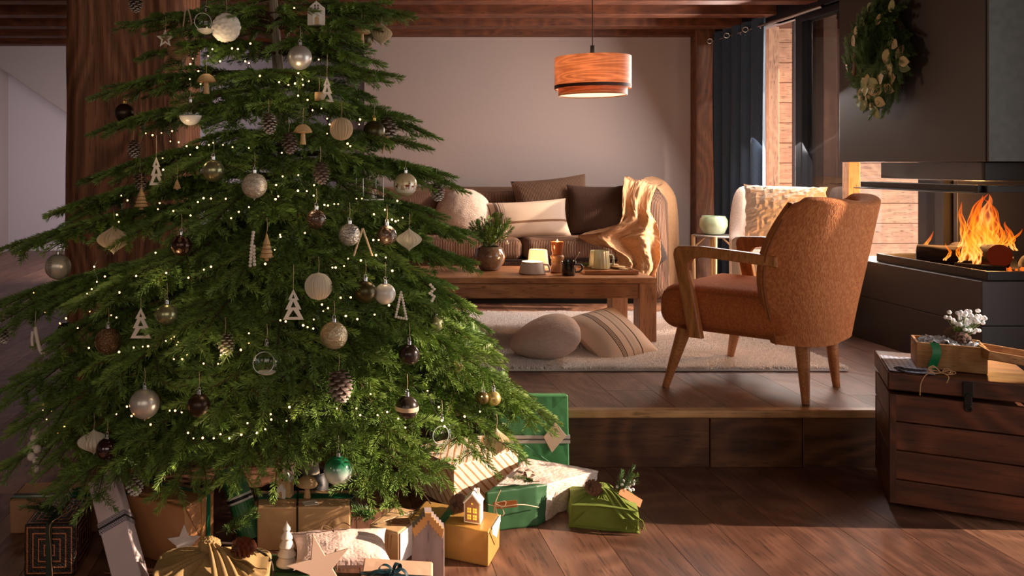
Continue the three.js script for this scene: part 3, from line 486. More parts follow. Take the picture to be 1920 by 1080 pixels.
{
  const flameLit = std('#ffe2a8', 0.5, { emissive: '#ffc46a', emissiveIntensity: 6 }), wax = phys({ color: '#f7e2cc', roughness: 0.5, emissive: '#ffb46a', emissiveIntensity: 0.35 });
  const flick = lathe([[0.001, 0], [0.0035, 0.004], [0.003, 0.009], [0.0008, 0.016]], 10);
  const glowAt = (p, k) => { const l = new THREE.PointLight(new THREE.Color().setRGB(1, 0.6, 0.28), k, 3, 2); l.position.copy(p); l.castShadow = true; scene.add(l); };
  const cc = cup('candle_cup', 'low white ceramic cup with a burning candle beside the wooden mill', onTable(998, 513), 0.072, 0.056, 0.065, std('#eadbd0', 0.4), -0.35, 0.026); cc.userData.category = 'candle';
  M('wax', lathe([[0.001, 0.056], [0.05, 0.056], [0.05, 0.05]], 30), wax, cc); M('flame', flick, flameLit, cc, [0, 0.058, 0]); glowAt(cc.position.clone().add(V(0, 0.075, 0)), 0.06);
  const c2 = T('candle_glass', 'tall frosted pink candle holder glowing behind the white candle cup', 'candle', onTable(1009, 502));
  M('holder', lathe([[0.001, 0], [0.058, 0], [0.06, 0.004], [0.05, 0.1], [0.047, 0.104], [0.045, 0.1], [0.054, 0.008], [0.001, 0.008]], 36), phys({ color: '#f2d6c8', roughness: 0.5, transmission: 0.4, thickness: 0, emissive: '#ff9a4a', emissiveIntensity: 0.25 }), c2); M('flame', flick, flameLit, c2, [0, 0.05, 0]); glowAt(c2.position.clone().add(V(0, 0.06, 0)), 0.1);
  const ml = T('candle_stand', 'turned wooden stand topped by an amber glass tealight cup', 'candle holder', onTable(1045, 511));
  M('stand', lathe([[0.001, 0], [0.036, 0], [0.038, 0.006], [0.03, 0.045], [0.031, 0.07], [0.036, 0.078], [0.036, 0.09], [0.03, 0.096], [0.001, 0.096]], 36), K.table, ml);
  M('glass_cup', lathe([[0.001, 0.096], [0.026, 0.096], [0.036, 0.168], [0.034, 0.168], [0.024, 0.1], [0.001, 0.1]], 36), phys({ color: '#b07044', roughness: 0.1, transmission: 0.5, thickness: 0 }), ml); M('flame', flick, flameLit, ml, [0, 0.165, 0]); glowAt(ml.position.clone().add(V(0, 0.19, 0)), 0.06);
  const bm = cup('mug', 'small glossy black mug with a spoon standing in it', onTable(1066, 516), 0.036, 0.041, 0.075, phys({ color: '#14100f', roughness: 0.12, clearcoat: 1 }), -0.2, 0.022);
  M('spoon', rod(V(-0.01, 0.012, 0), V(0.06, 0.125, 0.0), 0.0025, 0.002, 8), K.steel, bm);
  const tr = T('tray', 'small wooden serving tray at the right end of the coffee table', 'tray', onTable(1136, 511));
  const trd = 0.2; M('board', rbox(0.29, 0.008, trd, 0.003, 1), K.table, tr, [0, 0.005, 0]); for (const s of [-1, 1]) { M('rim', rbox(0.29, 0.02, 0.01, 0.003, 1), K.table, tr, [0, 0.012, s * (trd / 2 - 0.005)]); M('rim', rbox(0.01, 0.02, trd - 0.02, 0.003, 1, 'z'), K.table, tr, [s * 0.14, 0.012, 0]); }
  const gm = cup('mug', 'tall pale green glazed mug standing on the wooden tray', onTable(1124, 507).setY(TT + 0.0105), 0.057, 0.05, 0.1, phys({ color: '#b4b694', roughness: 0.2, clearcoat: 0.8, bumpMap: tex(128, 8, (u) => 128 + 127 * Math.sin(u * 6.283 * 18), false), bumpScale: 0.002 }), -0.3, 0.018);
  for (let i = 0; i < 3; i++) TM('wood_slice', ['thin round wood slice lying nearest the tray edge', 'wood slice overlapping the one at the tray edge', 'wood slice lying closest to the green mug'][i], 'coaster', lathe([[0.001, 0], [0.034, 0], [0.035, 0.003], [0.034, 0.007], [0.001, 0.007]], 24), K.pale, onTable(1172 - i * 12, 509 - i * 1.5).setY(TT + 0.0105 + i * 0.0075));
  sprig('small green sprig lying on the tray beside the green mug', onTable(1100, 507).setY(TT + 0.018), V(-0.3, 0.2, 0.5), 4, 0.45);
}
// ---------------------------------------------------------------- rug, floor cushions
{
  const x0 = -0.1, x1 = 2.37, d0 = 3.86, d1 = 5.32;
  const r = T('rug', 'thick shaggy cream rug under the coffee table and armchair', 'rug', [(x0 + x1) / 2, UF, -(d0 + d1) / 2]);
  M('backing', rbox(x1 - x0, 0.012, d1 - d0, 0.004, 1), std('#cfc4ba', 0.95), r, [0, 0.007, 0]);
  const tuft = merge([0, 1, 2, 3, 4].map((i) => { const a = i * 1.257; return mv(clean(new THREE.ConeGeometry(0.0042, 0.02, 4, 1, true)), Math.cos(a) * 0.004, 0.007, Math.sin(a) * 0.004, Math.sin(a) * 0.55, 0, -Math.cos(a) * 0.55); }));
  const n = 52000, im = new THREE.InstancedMesh(tuft, std('#ffffff', 1), n); im.name = 'pile'; im.userData.kind = 'stuff'; shade(im); seedN = 808;
  const q = new THREE.Quaternion(), e = new THREE.Euler();
  for (let i = 0; i < n; i++) { const x = rnd(-1, 1) * (x1 - x0) / 2, z = rnd(-1, 1) * (d1 - d0) / 2, h = 0.6 + 0.5 * (nz(x * 5, z * 5, 2) + 0.5); e.set(rnd(-0.4, 0.4), rnd(0, 6.28), rnd(-0.4, 0.4)); q.setFromEuler(e); im.setMatrixAt(i, new THREE.Matrix4().compose(V(x, 0.012, z), q, V(1.2, h, 1.2))); const k = rnd(0.86, 1.04); im.setColorAt(i, new THREE.Color().setRGB(0.88 * k, 0.8 * k, 0.75 * k)); }
  r.add(im);
  const D = 0.95 * F / (672 - CY), eg = T('floor_cushion', 'egg-shaped fluffy cream cushion lying on the rug', 'cushion', at(1020, 634, 4.06)); eg.rotation.set(0, 0.12, 0.04);
  M('cover', blob(0.335, 0.195, 0.3, 32, 0.02, 4, (v) => { const k = 1 + 0.28 * v.x / 0.17; v.y = v.y * k + 0.1 * (k - 1); v.z *= k; }), K.egg, eg);
  const st = tex(512, 512, (u, v) => { const n = 212 - 8 * Math.sin(v * 900) * Math.sin(u * 900); let c = [n, n * 0.89, n * 0.8]; for (const [a, b] of [[0.26, 0.275], [0.285, 0.295], [0.305, 0.315], [0.325, 0.34], [0.45, 0.46], [0.47, 0.475], [0.62, 0.64]]) if (u > a && u < b) c = [74, 58, 46]; if (u > 0.5 && u < 0.58) c = [196, 178, 160]; return c; });
  const fp = T('floor_cushion', 'square cream cushion with dark stripes lying tilted behind the egg-shaped one', 'cushion', at(1146, 632, 4.22)); fp.rotation.set(-0.95, 0.5, 0.12, 'YXZ');
  M('cover', pillow(0.4, 0.36, 0.16, 0.08), new THREE.MeshStandardMaterial({ map: st, roughness: 0.95 }), fp);
}
// ---------------------------------------------------------------- armchair in rust boucle
{
  const a = T('armchair', 'rust-orange boucle armchair with wooden armrests and tapered legs seen from behind', 'armchair', [1.85, UF, -3.652], Math.atan2(-0.69, -0.725));
  const seat = clean(new RoundedBoxGeometry(0.6, 0.19, 0.56, 6, 0.075)), sp = seat.attributes.position;
  for (let i = 0; i < sp.count; i++) { const x = sp.getX(i), y = sp.getY(i), z = sp.getZ(i); if (y > 0.02) sp.setY(i, y + 0.025 * (1 - Math.pow(x / 0.3, 2)) * (1 - Math.pow(z / 0.28, 2))); sp.setX(i, x * (1 + 0.06 * (z / 0.28))); }
  M('seat', boxUV(weld(seat), 'x'), K.orangeseat, a, [0, 0.335, 0.03]);
  // curved back shell: inner and outer wall with a rolled edge
  const W = (t) => lerp(0.27, 0.355, smooth(0, 0.75, t)), ZR = (t) => lerp(-0.33, -0.425, t), ZF = (t) => -0.16 + 0.04 * Math.sin(t * Math.PI) - 0.075 * Math.pow(t, 3), HT = 0.53, TH = 0.075;
  const pt = (s, t, off) => { const a0 = s * Math.PI, cx = Math.cos(a0), sn = Math.sin(a0), e = 0.62, w = W(t) - off, zf = ZF(t), zr = ZR(t) + off; const x = Math.sign(cx) * Math.pow(Math.abs(cx), e) * w, z = zf + (zr - zf) * Math.pow(sn, 0.75); const top = 1 + 0.06 * Math.abs(cx) - 0.035 * smooth(0.16, 0, sn); return V(x, 0.235 + t * HT * top + 0.014 * sn * t, z); };
  const prof = (k) => { const m = 9; if (k < 0.42) { const q = k / 0.42; return [q, 0]; } if (k > 0.58) { const q = (1 - k) / 0.42; return [q, TH]; } const q = (k - 0.42) / 0.16 * Math.PI; return [1 + 0.045 * Math.sin(q), TH / 2 - TH / 2 * Math.cos(q)]; };
  const shell = grid((u, v) => { const [t, o] = prof(v); const s = 0.0001 + u * 0.9998; return pt(s, t, o); }, 64, 60);
  const endcap = (s) => grid((u, v) => { const t = v * (1 + 0.09 * Math.sqrt(u * (1 - u))), o = lerp(0, TH, u), p = pt(s, t, o); p.z += 0.028 * Math.sin(u * Math.PI); return p; }, 8, 24);
  const sg = merge([shell, endcap(0.0001), endcap(0.9999)]); { const q = sg.attributes.uv; for (let i = 0; i < q.count; i++) q.setXY(i, q.getX(i) * 1.3, q.getY(i) * 1.25); }
  M('backrest', sg, K.orange, a);
  M('piping', tube(Array.from({ length: 23 }, (_, i) => pt(0.006, i / 22 * 0.92, -0.004)), 0.005, 40, 6), K.orange, a); M('piping', tube(Array.from({ length: 23 }, (_, i) => pt(0.994, i / 22 * 0.92, -0.004)), 0.005, 40, 6), K.orange, a);
  for (const s of [-1, 1]) {
    M('leg', rod(V(s * 0.295, 0.25, 0.19), V(s * 0.343, 0.0, 0.25), 0.029, 0.014, 14), K.chair, a); M('leg', rod(V(s * 0.175, 0.25, -0.23), V(s * 0.195, 0, -0.25), 0.029, 0.014, 14), K.chair, a);
    const prof2 = poly([[0.142, 0.235], [0.196, 0.51], [0.207, 0.57], [0.203, 0.588], [0.19, 0.599], [0.10, 0.604], [-0.19, 0.586], [-0.19, 0.556], [0.09, 0.573], [0.136, 0.563], [0.152, 0.542], [0.153, 0.505], [0.102, 0.235]]);
    M('armrest', boxUV(mv(extrude(prof2, 0.036, 0.007, 3), s * 0.337, 0, 0, 0, -Math.PI / 2, 0), 'y'), K.chair, a);
  }
}
// cream armchair by the window
{
  const a = T('armchair', 'cream upholstered tub armchair standing by the window behind the rust one', 'armchair', [2.65, UF, -4.98], -0.35); a.scale.set(0.74, 1, 0.74);
  const W = (t) => 0.36, pt = (s, t, off) => { const a0 = s * Math.PI, c = Math.cos(a0), n = Math.sin(a0), w = 0.37 - off; return V(Math.sign(c) * Math.pow(Math.abs(c), 0.6) * w, 0.1 + t * lerp(0.4, 0.66, smooth(0.15, 0.8, n)), 0.3 - (0.68 - off) * Math.pow(n, 0.6)); };
  const prof = (k) => k < 0.42 ? [k / 0.42, 0] : k > 0.58 ? [(1 - k) / 0.42, 0.1] : [1 + 0.08 * Math.sin((k - 0.42) / 0.16 * Math.PI), 0.05 - 0.05 * Math.cos((k - 0.42) / 0.16 * Math.PI)];
  const sh = grid((u, v) => { const [t, o] = prof(v); return pt(0.0001 + u * 0.9998, t, o); }, 60, 50), cap = (s) => grid((u, v) => { const p = pt(s, v * (1 + 0.16 * Math.sqrt(u * (1 - u))), u * 0.1); p.z += 0.04 * Math.sin(u * Math.PI); return p; }, 6, 20);
  const shg = merge([sh, cap(0.0001), cap(0.9999)]); { const q = shg.attributes.uv; for (let i = 0; i < q.count; i++) q.setXY(i, q.getX(i) * 1.6, q.getY(i) * 1.3); } M('shell', shg, K.creamtight, a);
  M('seat', rbox(0.54, 0.2, 0.6, 0.07, 5), K.creamtight, a, [0, 0.33, 0.02]); M('base', rbox(0.56, 0.16, 0.58, 0.03, 3), K.creamtight, a, [0, 0.17, 0.02]);
  for (const [x, z] of [[0.25, 0.22], [-0.25, 0.22], [0.25, -0.25], [-0.25, -0.25]]) M('leg', rod(V(x, 0.1, z), V(x * 1.08, 0, z * 1.08), 0.02, 0.012, 10), K.chair, a);
  const c = T('cushion', 'fluffy sherpa cushion standing in the cream armchair', 'cushion', at(1472, 402, 4.93)); c.rotation.set(-0.15, -0.3, -0.03, 'YXZ');
  const g = pillow(0.44, 0.34, 0.13, 0.05, 30), p = g.attributes.position; for (let i = 0; i < p.count; i++) p.setXYZ(i, p.getX(i) + 0.008 * nz(p.getX(i) * 40, p.getY(i) * 40, 1), p.getY(i) + 0.008 * nz(p.getX(i) * 40, p.getY(i) * 40, 5), p.getZ(i) + 0.012 * nz(p.getX(i) * 45, p.getY(i) * 45, 9)); g.computeVertexNormals();
  M('cover', g, K.sherpa, c);
}
// side table with a glazed pot
{
  const p = at(1338, 440, 5.75), t = T('side_table', 'small round side table on slim pale legs behind the rust armchair', 'side table', [p.x, UF, p.z]), h = p.y - UF;
  M('top', lathe([[0.001, h - 0.016], [0.12, h - 0.016], [0.13, h - 0.01], [0.13, h], [0.001, h]], 40), std('#8a8078', 0.35, { metalness: 0.4 }), t);
  for (let i = 0; i < 4; i++) { const a = i * Math.PI / 2 + 0.35; M('leg', rod(V(Math.cos(a) * 0.12, 0, Math.sin(a) * 0.12), V(Math.cos(a) * 0.128, h - 0.004, Math.sin(a) * 0.128), 0.01, 0.013, 10), K.pale, t); M('brace', rod(V(Math.cos(a) * 0.125, h - 0.09, Math.sin(a) * 0.125), V(Math.cos(a) * 0.05, h - 0.015, Math.sin(a) * 0.05), 0.006, 0.006, 8), K.pale, t); }
  const o = T('glazed_pot', 'rounded pale green glazed pot on the side table', 'pot', [p.x, p.y + 0.001, p.z]);
  M('body', lathe([[0.001, 0], [0.055, 0], [0.07, 0.012], [0.09, 0.06], [0.088, 0.1], [0.074, 0.128], [0.07, 0.126], [0.08, 0.1], [0.08, 0.06], [0.06, 0.02], [0.001, 0.02]], 40), phys({ map: fuzzTex(481, 6, '#869a7c', '#bcc6a6'), roughness: 0.15, clearcoat: 1 }), o);
}

// ---------------------------------------------------------------- wooden chest and what lies on it
const CH = { a: 27 * Math.PI / 180, o: V(1.92, 0, -2.9) };
const cf = V(Math.cos(CH.a), 0, Math.sin(CH.a)), cb = V(Math.sin(CH.a), 0, -Math.cos(CH.a));     // along the front, and towards the back
const onChest = (s, t, y = 0.464) => CH.o.clone().addScaledVector(cf, s).addScaledVector(cb, t).setY(y);
{
  const W = 0.42, D = 0.38, c = T('chest', 'dark rough-sawn wooden chest with a metal clasp standing beside the step', 'chest', CH.o.clone().addScaledVector(cf, W / 2).addScaledVector(cb, D / 2), -CH.a);
  M('core', sbox(W - 0.04, 0.37, D - 0.04), K.chest, c, [0, 0.195, 0]);
  let y = 0.012; for (const h of [0.085, 0.1, 0.098, 0.095]) { const j = rnd(-0.003, 0.003); M('board', rbox(W, h - 0.003, 0.022, 0.004, 2), K.chest, c, [0, y + h / 2, D / 2 - 0.011 + j]); M('board', rbox(W, h - 0.003, 0.022, 0.004, 2), K.chest, c, [0, y + h / 2, -D / 2 + 0.011]); for (const s of [-1, 1]) M('board', rbox(0.02, h - 0.003, D - 0.046, 0.004, 2, 'z'), K.chest, c, [s * (W / 2 - 0.011), y + h / 2, 0]); y += h; }
  const lid = M('lid', rbox(W + 0.006, 0.06, D + 0.006, 0.006, 2), K.chest, c, [0, 0.432, 0]);
  M('clasp', merge([rbox(0.03, 0.05, 0.008, 0.003, 1), mv(rbox(0.022, 0.045, 0.01, 0.003, 1), 0, -0.045, 0), mv(clean(new THREE.CylinderGeometry(0.008, 0.008, 0.014, 12)), 0, -0.02, 0.003, Math.PI / 2), mv(clean(new THREE.TorusGeometry(0.009, 0.003, 6, 14)), 0, -0.062, 0.006)]), K.black, c, [0.01, 0.43, D / 2 + 0.008]);
  for (const s of [-1, 1]) M('corner_strip', rbox(0.02, 0.37, 0.006, 0.002, 1, 'y'), K.chest, c, [s * (W / 2 - 0.012), 0.2, D / 2 + 0.002]);
}
function openBox(name, label, w, h, d, pos, turn, mat, wall = 0.009) {
  const o = T(name, label, 'box', pos, turn);
  M('bottom', rbox(w, 0.006, d, 0.002, 1), mat, o, [0, 0.003, 0]);
  for (const s of [-1, 1]) { M('long_side', rbox(w, h, wall, 0.002, 1), mat, o, [0, h / 2, s * (d / 2 - wall / 2)]); M('short_side', rbox(wall, h, d - 2 * wall, 0.002, 1, 'z'), mat, o, [s * (w / 2 - wall / 2), h / 2, 0]); }
  return o;
}
const kw = K.kraftwood, bx = openBox('wooden_box', 'open wooden gift box filled with tissue and cones on the chest', 0.2, 0.09, 0.15, onChest(0.195, 0.175), -CH.a - 0.02, kw);
M('ribbon', sheet((u, v) => V(-0.062 + u * 0.026 + 0.006 * Math.sin(v * 5), 0.094 - v * 0.092, 0.078 + 0.012 * Math.sin(v * 3.1)), 4, 14, 0.001), std('#0f7a48', 0.35, { side: THREE.DoubleSide }), bx);
{
  const tm = std('#b9bfc8', 0.9); seedN = 910;
  for (let i = 0; i < 5; i++) { const o = TM('tissue_paper', ['crumpled grey tissue at the front of the open wooden box', 'crumpled tissue in the middle of the open wooden box', 'crumpled tissue at the far corner of the open wooden box', 'crumpled pale tissue beside the cone in the open box', 'small crumpled tissue at the left end of the open box'][i], 'tissue', sheet((u, v) => V((u - 0.5) * 0.075 + 0.012 * nz(u * 5, v * 5, i), 0.02 * nz(u * 6, v * 6, i + 9) + 0.012 * Math.cos((u - 0.5) * 4), (v - 0.5) * 0.06 + 0.012 * nz(u * 5, v * 5, i + 20)), 14, 14, 0.0008), tm, onChest(0.14 + i * 0.027, 0.16 + (i % 2) * 0.05, 0.464 + 0.083)); o.rotation.y = i; }
}
function coneGeo(L, R, n = 70, frost = 0) {                              // pine cone: overlapping woody scales round a core, tip down
  const list = [paint(lathe([[0.001, 0], [R * 0.45, -L * 0.15], [R * 0.5, -L * 0.5], [R * 0.3, -L * 0.85], [0.001, -L * 0.97]], 12), [0.08, 0.045, 0.03])];
  const sc = grid((u, v) => { const k = Math.sin(Math.PI * clamp(0.18 + v * 0.62)), x = (u - 0.5) * k; return V(x, -0.25 * v * v - 0.15 * Math.abs(x), v); }, 4, 4);
  const sb = grid((u, v) => { const k = Math.sin(Math.PI * clamp(0.18 + v * 0.62)), x = (0.5 - u) * k; return V(x, -0.25 * v * v - 0.15 * Math.abs(x) - 0.1 + 0.06 * v, v); }, 4, 4);
  for (let i = 0; i < n; i++) {
    const t = (i + 0.5) / n, a = i * 2.39996, prof = Math.sin(Math.PI * clamp(0.1 + 0.86 * t, 0, 1)) ** 0.65, r = R * prof * 0.42, s = R * 0.62 * (0.45 + 0.55 * prof);
    for (const g0 of [sc, sb]) { const g = clean(g0.clone()); g.applyMatrix4(new THREE.Matrix4().compose(V(Math.sin(a) * r, -L * t, Math.cos(a) * r), new THREE.Quaternion().setFromEuler(new THREE.Euler(lerp(-0.25, 0.75, t), a, 0, 'YXZ')), V(s * 0.95, s * 0.8, s))); list.push(g); }
  }
  const g = merge(list.map((x, k) => (k ? x : x))), p = g.attributes.position, c = g.attributes.color; let n0 = list[0].attributes.position.count, per = sc.index.count;
  for (let i = n0; i < p.count; i++) { const j = (i - n0) % per, v = sc.attributes.uv.getY(sc.index.getX(j)); const tipk = smooth(0.55, 0.95, v) * frost; c.setXYZ(i, lerp(0.13, 0.95, tipk) * lerp(0.8, 1.35, v), lerp(0.07, 0.93, tipk) * lerp(0.8, 1.3, v), lerp(0.045, 0.9, tipk) * lerp(0.8, 1.25, v)); }
  return g;
}
const coneM = new THREE.MeshStandardMaterial({ vertexColors: true, roughness: 0.8 });
const CONE = coneGeo(0.06, 0.028, 60, 0), CONEF = coneGeo(0.06, 0.028, 60, 0.9), CONED = coneGeo(0.06, 0.028, 60, 0.3);
TM('pine_cone', 'brown pine cone lying in the open wooden box on the chest', 'pine cone', CONE, coneM, onChest(0.22, 0.19, 0.568), [1.3, 0.6, 0.5]);
TM('pine_cone', 'second brown pine cone half hidden in the open wooden box', 'pine cone', CONE, coneM, onChest(0.25, 0.15, 0.558), [1.6, 2.2, 0.2]);
{
  // lid tray propped on the box edge, sprig of white berries, twine bow, scissors, folded paper
  const lid = openBox('box_lid', 'shallow wooden tray propped on the edge of the open box', 0.26, 0.03, 0.17, onChest(0.40, 0.13, 0.51), -CH.a, kw, 0.008); lid.rotation.set(0.0, -CH.a + 0.1, -0.13, 'YXZ');
  M('support_box', rbox(0.02, 0.046, 0.15, 0.002, 1), kw, lid, [0.06, -0.022, 0]);
  const b = T('berry_sprig', 'sprig of small white berries lying out of the open wooden box', 'sprig', onChest(0.235, 0.2, 0.57)); seedN = 930;
  const ber = clean(new THREE.IcosahedronGeometry(0.007, 2)), stem = [];
  for (let i = 0; i < 74; i++) { const a = rnd(-0.9, 1.1), h = rnd(0.02, 0.1), q = V(Math.sin(a) * h * 1.0 + 0.025, h * Math.cos(a * 0.7) * 0.95, rnd(-0.03, 0.03)); M('berry', ber, K.snow, b, q.toArray()); stem.push(rod(V(0, -0.01, 0), q, 0.0014, 0.0008, 5)); }
  M('stems', merge(stem), std('#6b7a4a', 0.8), b); needles('needles', [0, 1, 2, 3].map((i) => frame(V(0, 0, 0), V(-0.5 + i * 0.2, 0.4, 0.3), V(0, 1, 0), 0.5)), b, [0.2, 0.28, 0.08]);
  const tb = T('twine_bow', 'raffia bow with long loose ends on the front edge of the chest', 'bow', onChest(0.15, 0.012, 0.47), -CH.a), tw = [];
  for (let i = 0; i < 9; i++) { const s = i % 2 ? 1 : -1, r = rnd(0.018, 0.034), h = rnd(0.008, 0.028); tw.push(tube([V(0, 0.004, 0), V(s * r * 0.7, h, rnd(-0.006, 0.006)), V(s * r * 1.25, h * 0.6, 0.005), V(s * r * 0.8, 0.002, 0.006), V(0, 0.004, 0.003)], 0.0014, 20, 5)); }
  tw.push(tube([V(-0.01, 0.003, 0.01), V(-0.04, 0, 0.018), V(-0.058, -0.03, 0.02), V(-0.062, -0.075, 0.02)], 0.0016, 20, 5), tube([V(0.01, 0.003, 0.012), V(0.018, -0.004, 0.018), V(0.012, -0.025, 0.02)], 0.0016, 14, 5));
  M('loops', merge(tw), std('#c09a70', 0.9), tb);
  const sc = T('scissors', 'black scissors lying on the folded blue paper at the corner of the chest', 'scissors', onChest(0.075, 0.04, 0.468), -CH.a + 0.15), ring = (x, z) => mv(clean(new THREE.TorusGeometry(0.014, 0.0035, 8, 20)), x, 0, z, Math.PI / 2);
  M('handle', ring(-0.035, 0.014), K.darkcord, sc); M('handle', ring(-0.035, -0.016), K.darkcord, sc); for (const s of [-1, 1]) M('blade', rod(V(-0.02, 0, s * 0.012), V(0.075, 0, -s * 0.004), 0.004, 0.0012, 6), K.darkcord, sc);
  const pt = tex(128, 128, (u, v) => { const k = Math.abs(Math.sin(u * 25) * Math.sin(v * 31)) > 0.75; return k ? [90, 110, 150] : [176, 188, 214]; });
  TM('gift_wrap', 'folded blue patterned wrapping paper under the scissors', 'paper', sheet((u, v) => { const p = onChest(0.004 + u * 0.13, 0.006 + v * 0.26, 0.4655 + 0.0025 * (nz(u * 4, v * 4, 1) + 0.5)); return p; }, 12, 12, 0.0008), new THREE.MeshStandardMaterial({ map: pt, roughness: 0.8 }));
}

// ---------------------------------------------------------------- gifts
const paper = (color, rough = 0.55, o = {}) => phys({ color, roughness: rough, bumpMap: P_BUMP, bumpScale: 0.0015, ...o });
const PB = pnoise(991, 12, 12), PB2 = pnoise(992, 30, 30), P_BUMP = tex(256, 256, (u, v) => 255 * (0.6 * Math.abs(PB(u * 12, v * 12) - 0.5) * 2 + 0.4 * PB2(u * 30, v * 30)), false, 2, 2);
const ribbonG = std('#0d5a38', 0.35), cordB = std('#14110f', 0.6);
function gift(label, w, h, d, pos, turn, mat, o = {}) {                // wrapped parcel: soft box with folded end flaps
  const g = T('gift_box', label, 'gift', pos, turn, o.group), b = clean(new RoundedBoxGeometry(w, h, d, 5, Math.min(0.006, h * 0.15))), p = b.attributes.position;
  for (let i = 0; i < p.count; i++) { const x = p.getX(i), y = p.getY(i), z = p.getZ(i), k = 0.0022 * nz(x * 22 + w * 50, y * 22, z * 22 + d * 70); p.setXYZ(i, x + k * Math.sign(x), y + (y > 0 ? k : 0), z + k * Math.sign(z)); }
  M('wrapping', boxUV(weld(b), 'x', o.du || 0, o.dv || 0), mat, g, [0, h / 2, 0]);
  const flap = (s) => { // triangular folded flap on the short end
    const q = sheet((u, v) => V(s * (w / 2 + 0.001 + 0.0015 * (1 - v)), h * (1 - 0.62 * v) - 0.003, (u - 0.5) * d * 0.94 * (1 - v) + 0.0001), 8, 8, 0.0012); M('fold', q, mat, g);
  };
  if (!o.noflap) { flap(1); flap(-1); }
  const band = (axis, off, wd, m, t = 0.0016) => { // ribbon all round
    if (axis === 'z') M('ribbon', merge([sbox(wd, t, d + 2 * t), sbox(wd, t, d + 2 * t)].map((x, i) => mv(x, off, i ? h + t / 2 + 0.001 : 0.0008, 0)).concat([1, -1].map((s) => mv(sbox(wd, h, t), off, h / 2, s * (d / 2 + 0.002 + t / 2))))), m, g);
    else if (axis === 'x') M('ribbon', merge([mv(sbox(w + 0.005, t, wd), 0, h + t / 2 + 0.001, off), mv(sbox(w + 0.005, t, wd), 0, 0.0008, off), ...[1, -1].map((s) => mv(sbox(t, h, wd), s * (w / 2 + 0.0025 + t / 2), h / 2, off))]), m, g);
    else M('ribbon', merge([mv(sbox(w + 0.005, wd, t), 0, off, d / 2 + 0.002 + t / 2), mv(sbox(w + 0.005, wd, t), 0, off, -d / 2 - 0.002 - t / 2), ...[1, -1].map((s) => mv(sbox(t, wd, d + 0.004), s * (w / 2 + 0.0025 + t / 2), off, 0))]), m, g);
  };
  for (const r of o.bands || []) band(...r);
  return g;
}
function bow(parent, pos, s, mat, loops = 4, wd = 0.016, turn = 0) {
  const L = []; for (let i = 0; i < loops; i++) { const a = turn + i / loops * 6.283; L.push(sheet((u, v) => { const t = v * Math.PI * 2, r = s * (0.5 - 0.5 * Math.cos(t)) , y = s * 0.45 * Math.sin(t) * (t < Math.PI ? 1 : 0.25) + 0.003; const x = (u - 0.5) * wd * (0.4 + 0.6 * Math.sin(v * Math.PI)); return V(Math.cos(a) * r - Math.sin(a) * x, y, Math.sin(a) * r + Math.cos(a) * x); }, 3, 20, 0.0009)); }
  for (const k of [0.6, 2.4]) L.push(sheet((u, v) => V(Math.cos(turn + k) * v * s * 1.7 - Math.sin(turn + k) * (u - 0.5) * wd, 0.004 + s * 0.25 * Math.sin(v * 3) , Math.sin(turn + k) * v * s * 1.7 + Math.cos(turn + k) * (u - 0.5) * wd), 2, 10, 0.0009));
  return M('bow', merge(L), mat, parent, pos);
}
const gold = paper('#d2a878', 0.42, { metalness: 0.15 }), gold2 = paper('#c0924e', 0.34, { metalness: 0.3 }), copper = paper('#b07a4e', 0.42, { metalness: 0.15 }), kraft = paper('#a87c58', 0.7), lilac = paper('#d8c4c6', 0.55), white = paper('#ecdcd4', 0.5), green = phys({ color: '#28552f', roughness: 0.5 }), green2 = paper('#3d7a49', 0.42);
// A far left kraft box
{ const g = gift('long kraft box at the far left with a black band and green bow', 0.36, 0.105, 0.16, [-0.845, 0, -2.77], 0.04, kraft, { bands: [['x', 0.03, 0.012, cordB], ['x', 0.05, 0.02, ribbonG]] }); bow(g, [0.02, 0.107, 0.04], 0.03, ribbonG, 4); }
// B black box with copper concentric squares
{
  const sq = tex(256, 256, (u, v) => { const k = Math.max(Math.abs(u - 0.5), Math.abs(v - 0.5)) * 2, q = (k * 4.5) % 1; return q > 0.78 ? [176, 110, 72] : [26, 20, 18]; });
  const m = phys({ map: sq, roughness: 0.45, bumpMap: P_BUMP, bumpScale: 0.003 });
  const g = gift('black box with copper concentric squares, green ribbon and fir sprig at the left front', 0.145, 0.15, 0.19, [-0.805, 0, -2.5], 0.02, m, { noflap: true, bands: [['z', 0, 0.018, std('#0e2a1c', 0.6)]] });
  const wm = g.children[0].geometry, p = wm.attributes.position, n = wm.attributes.normal, uv = wm.attributes.uv; for (let i = 0; i < p.count; i++) { const ax = Math.abs(n.getX(i)), ay = Math.abs(n.getY(i)), az = Math.abs(n.getZ(i)); if (az >= ax && az >= ay) uv.setXY(i, p.getX(i) / 0.145 + 0.5, p.getY(i) / 0.15 + 0.5); else if (ax >= ay) uv.setXY(i, p.getZ(i) / 0.19 + 0.5, p.getY(i) / 0.15 + 0.5); else uv.setXY(i, p.getX(i) / 0.145 + 0.5, p.getZ(i) / 0.19 + 0.5); }
  M('twine', tube([V(0.05, 0.155, -0.02), V(0.02, 0.156, 0.06), V(0.004, 0.15, 0.098), V(0.006, 0.08, 0.1), V(0.01, 0.004, 0.1)], 0.0016, 30, 5), std('#8a6a4a', 0.9), g);
  sprig('dark fir sprig tied on the black and copper box', V(-0.82, 0.155, -2.5), V(-0.6, 0.15, 0.6), 5, 0.75, [0.06, 0.1, 0.04]);
}
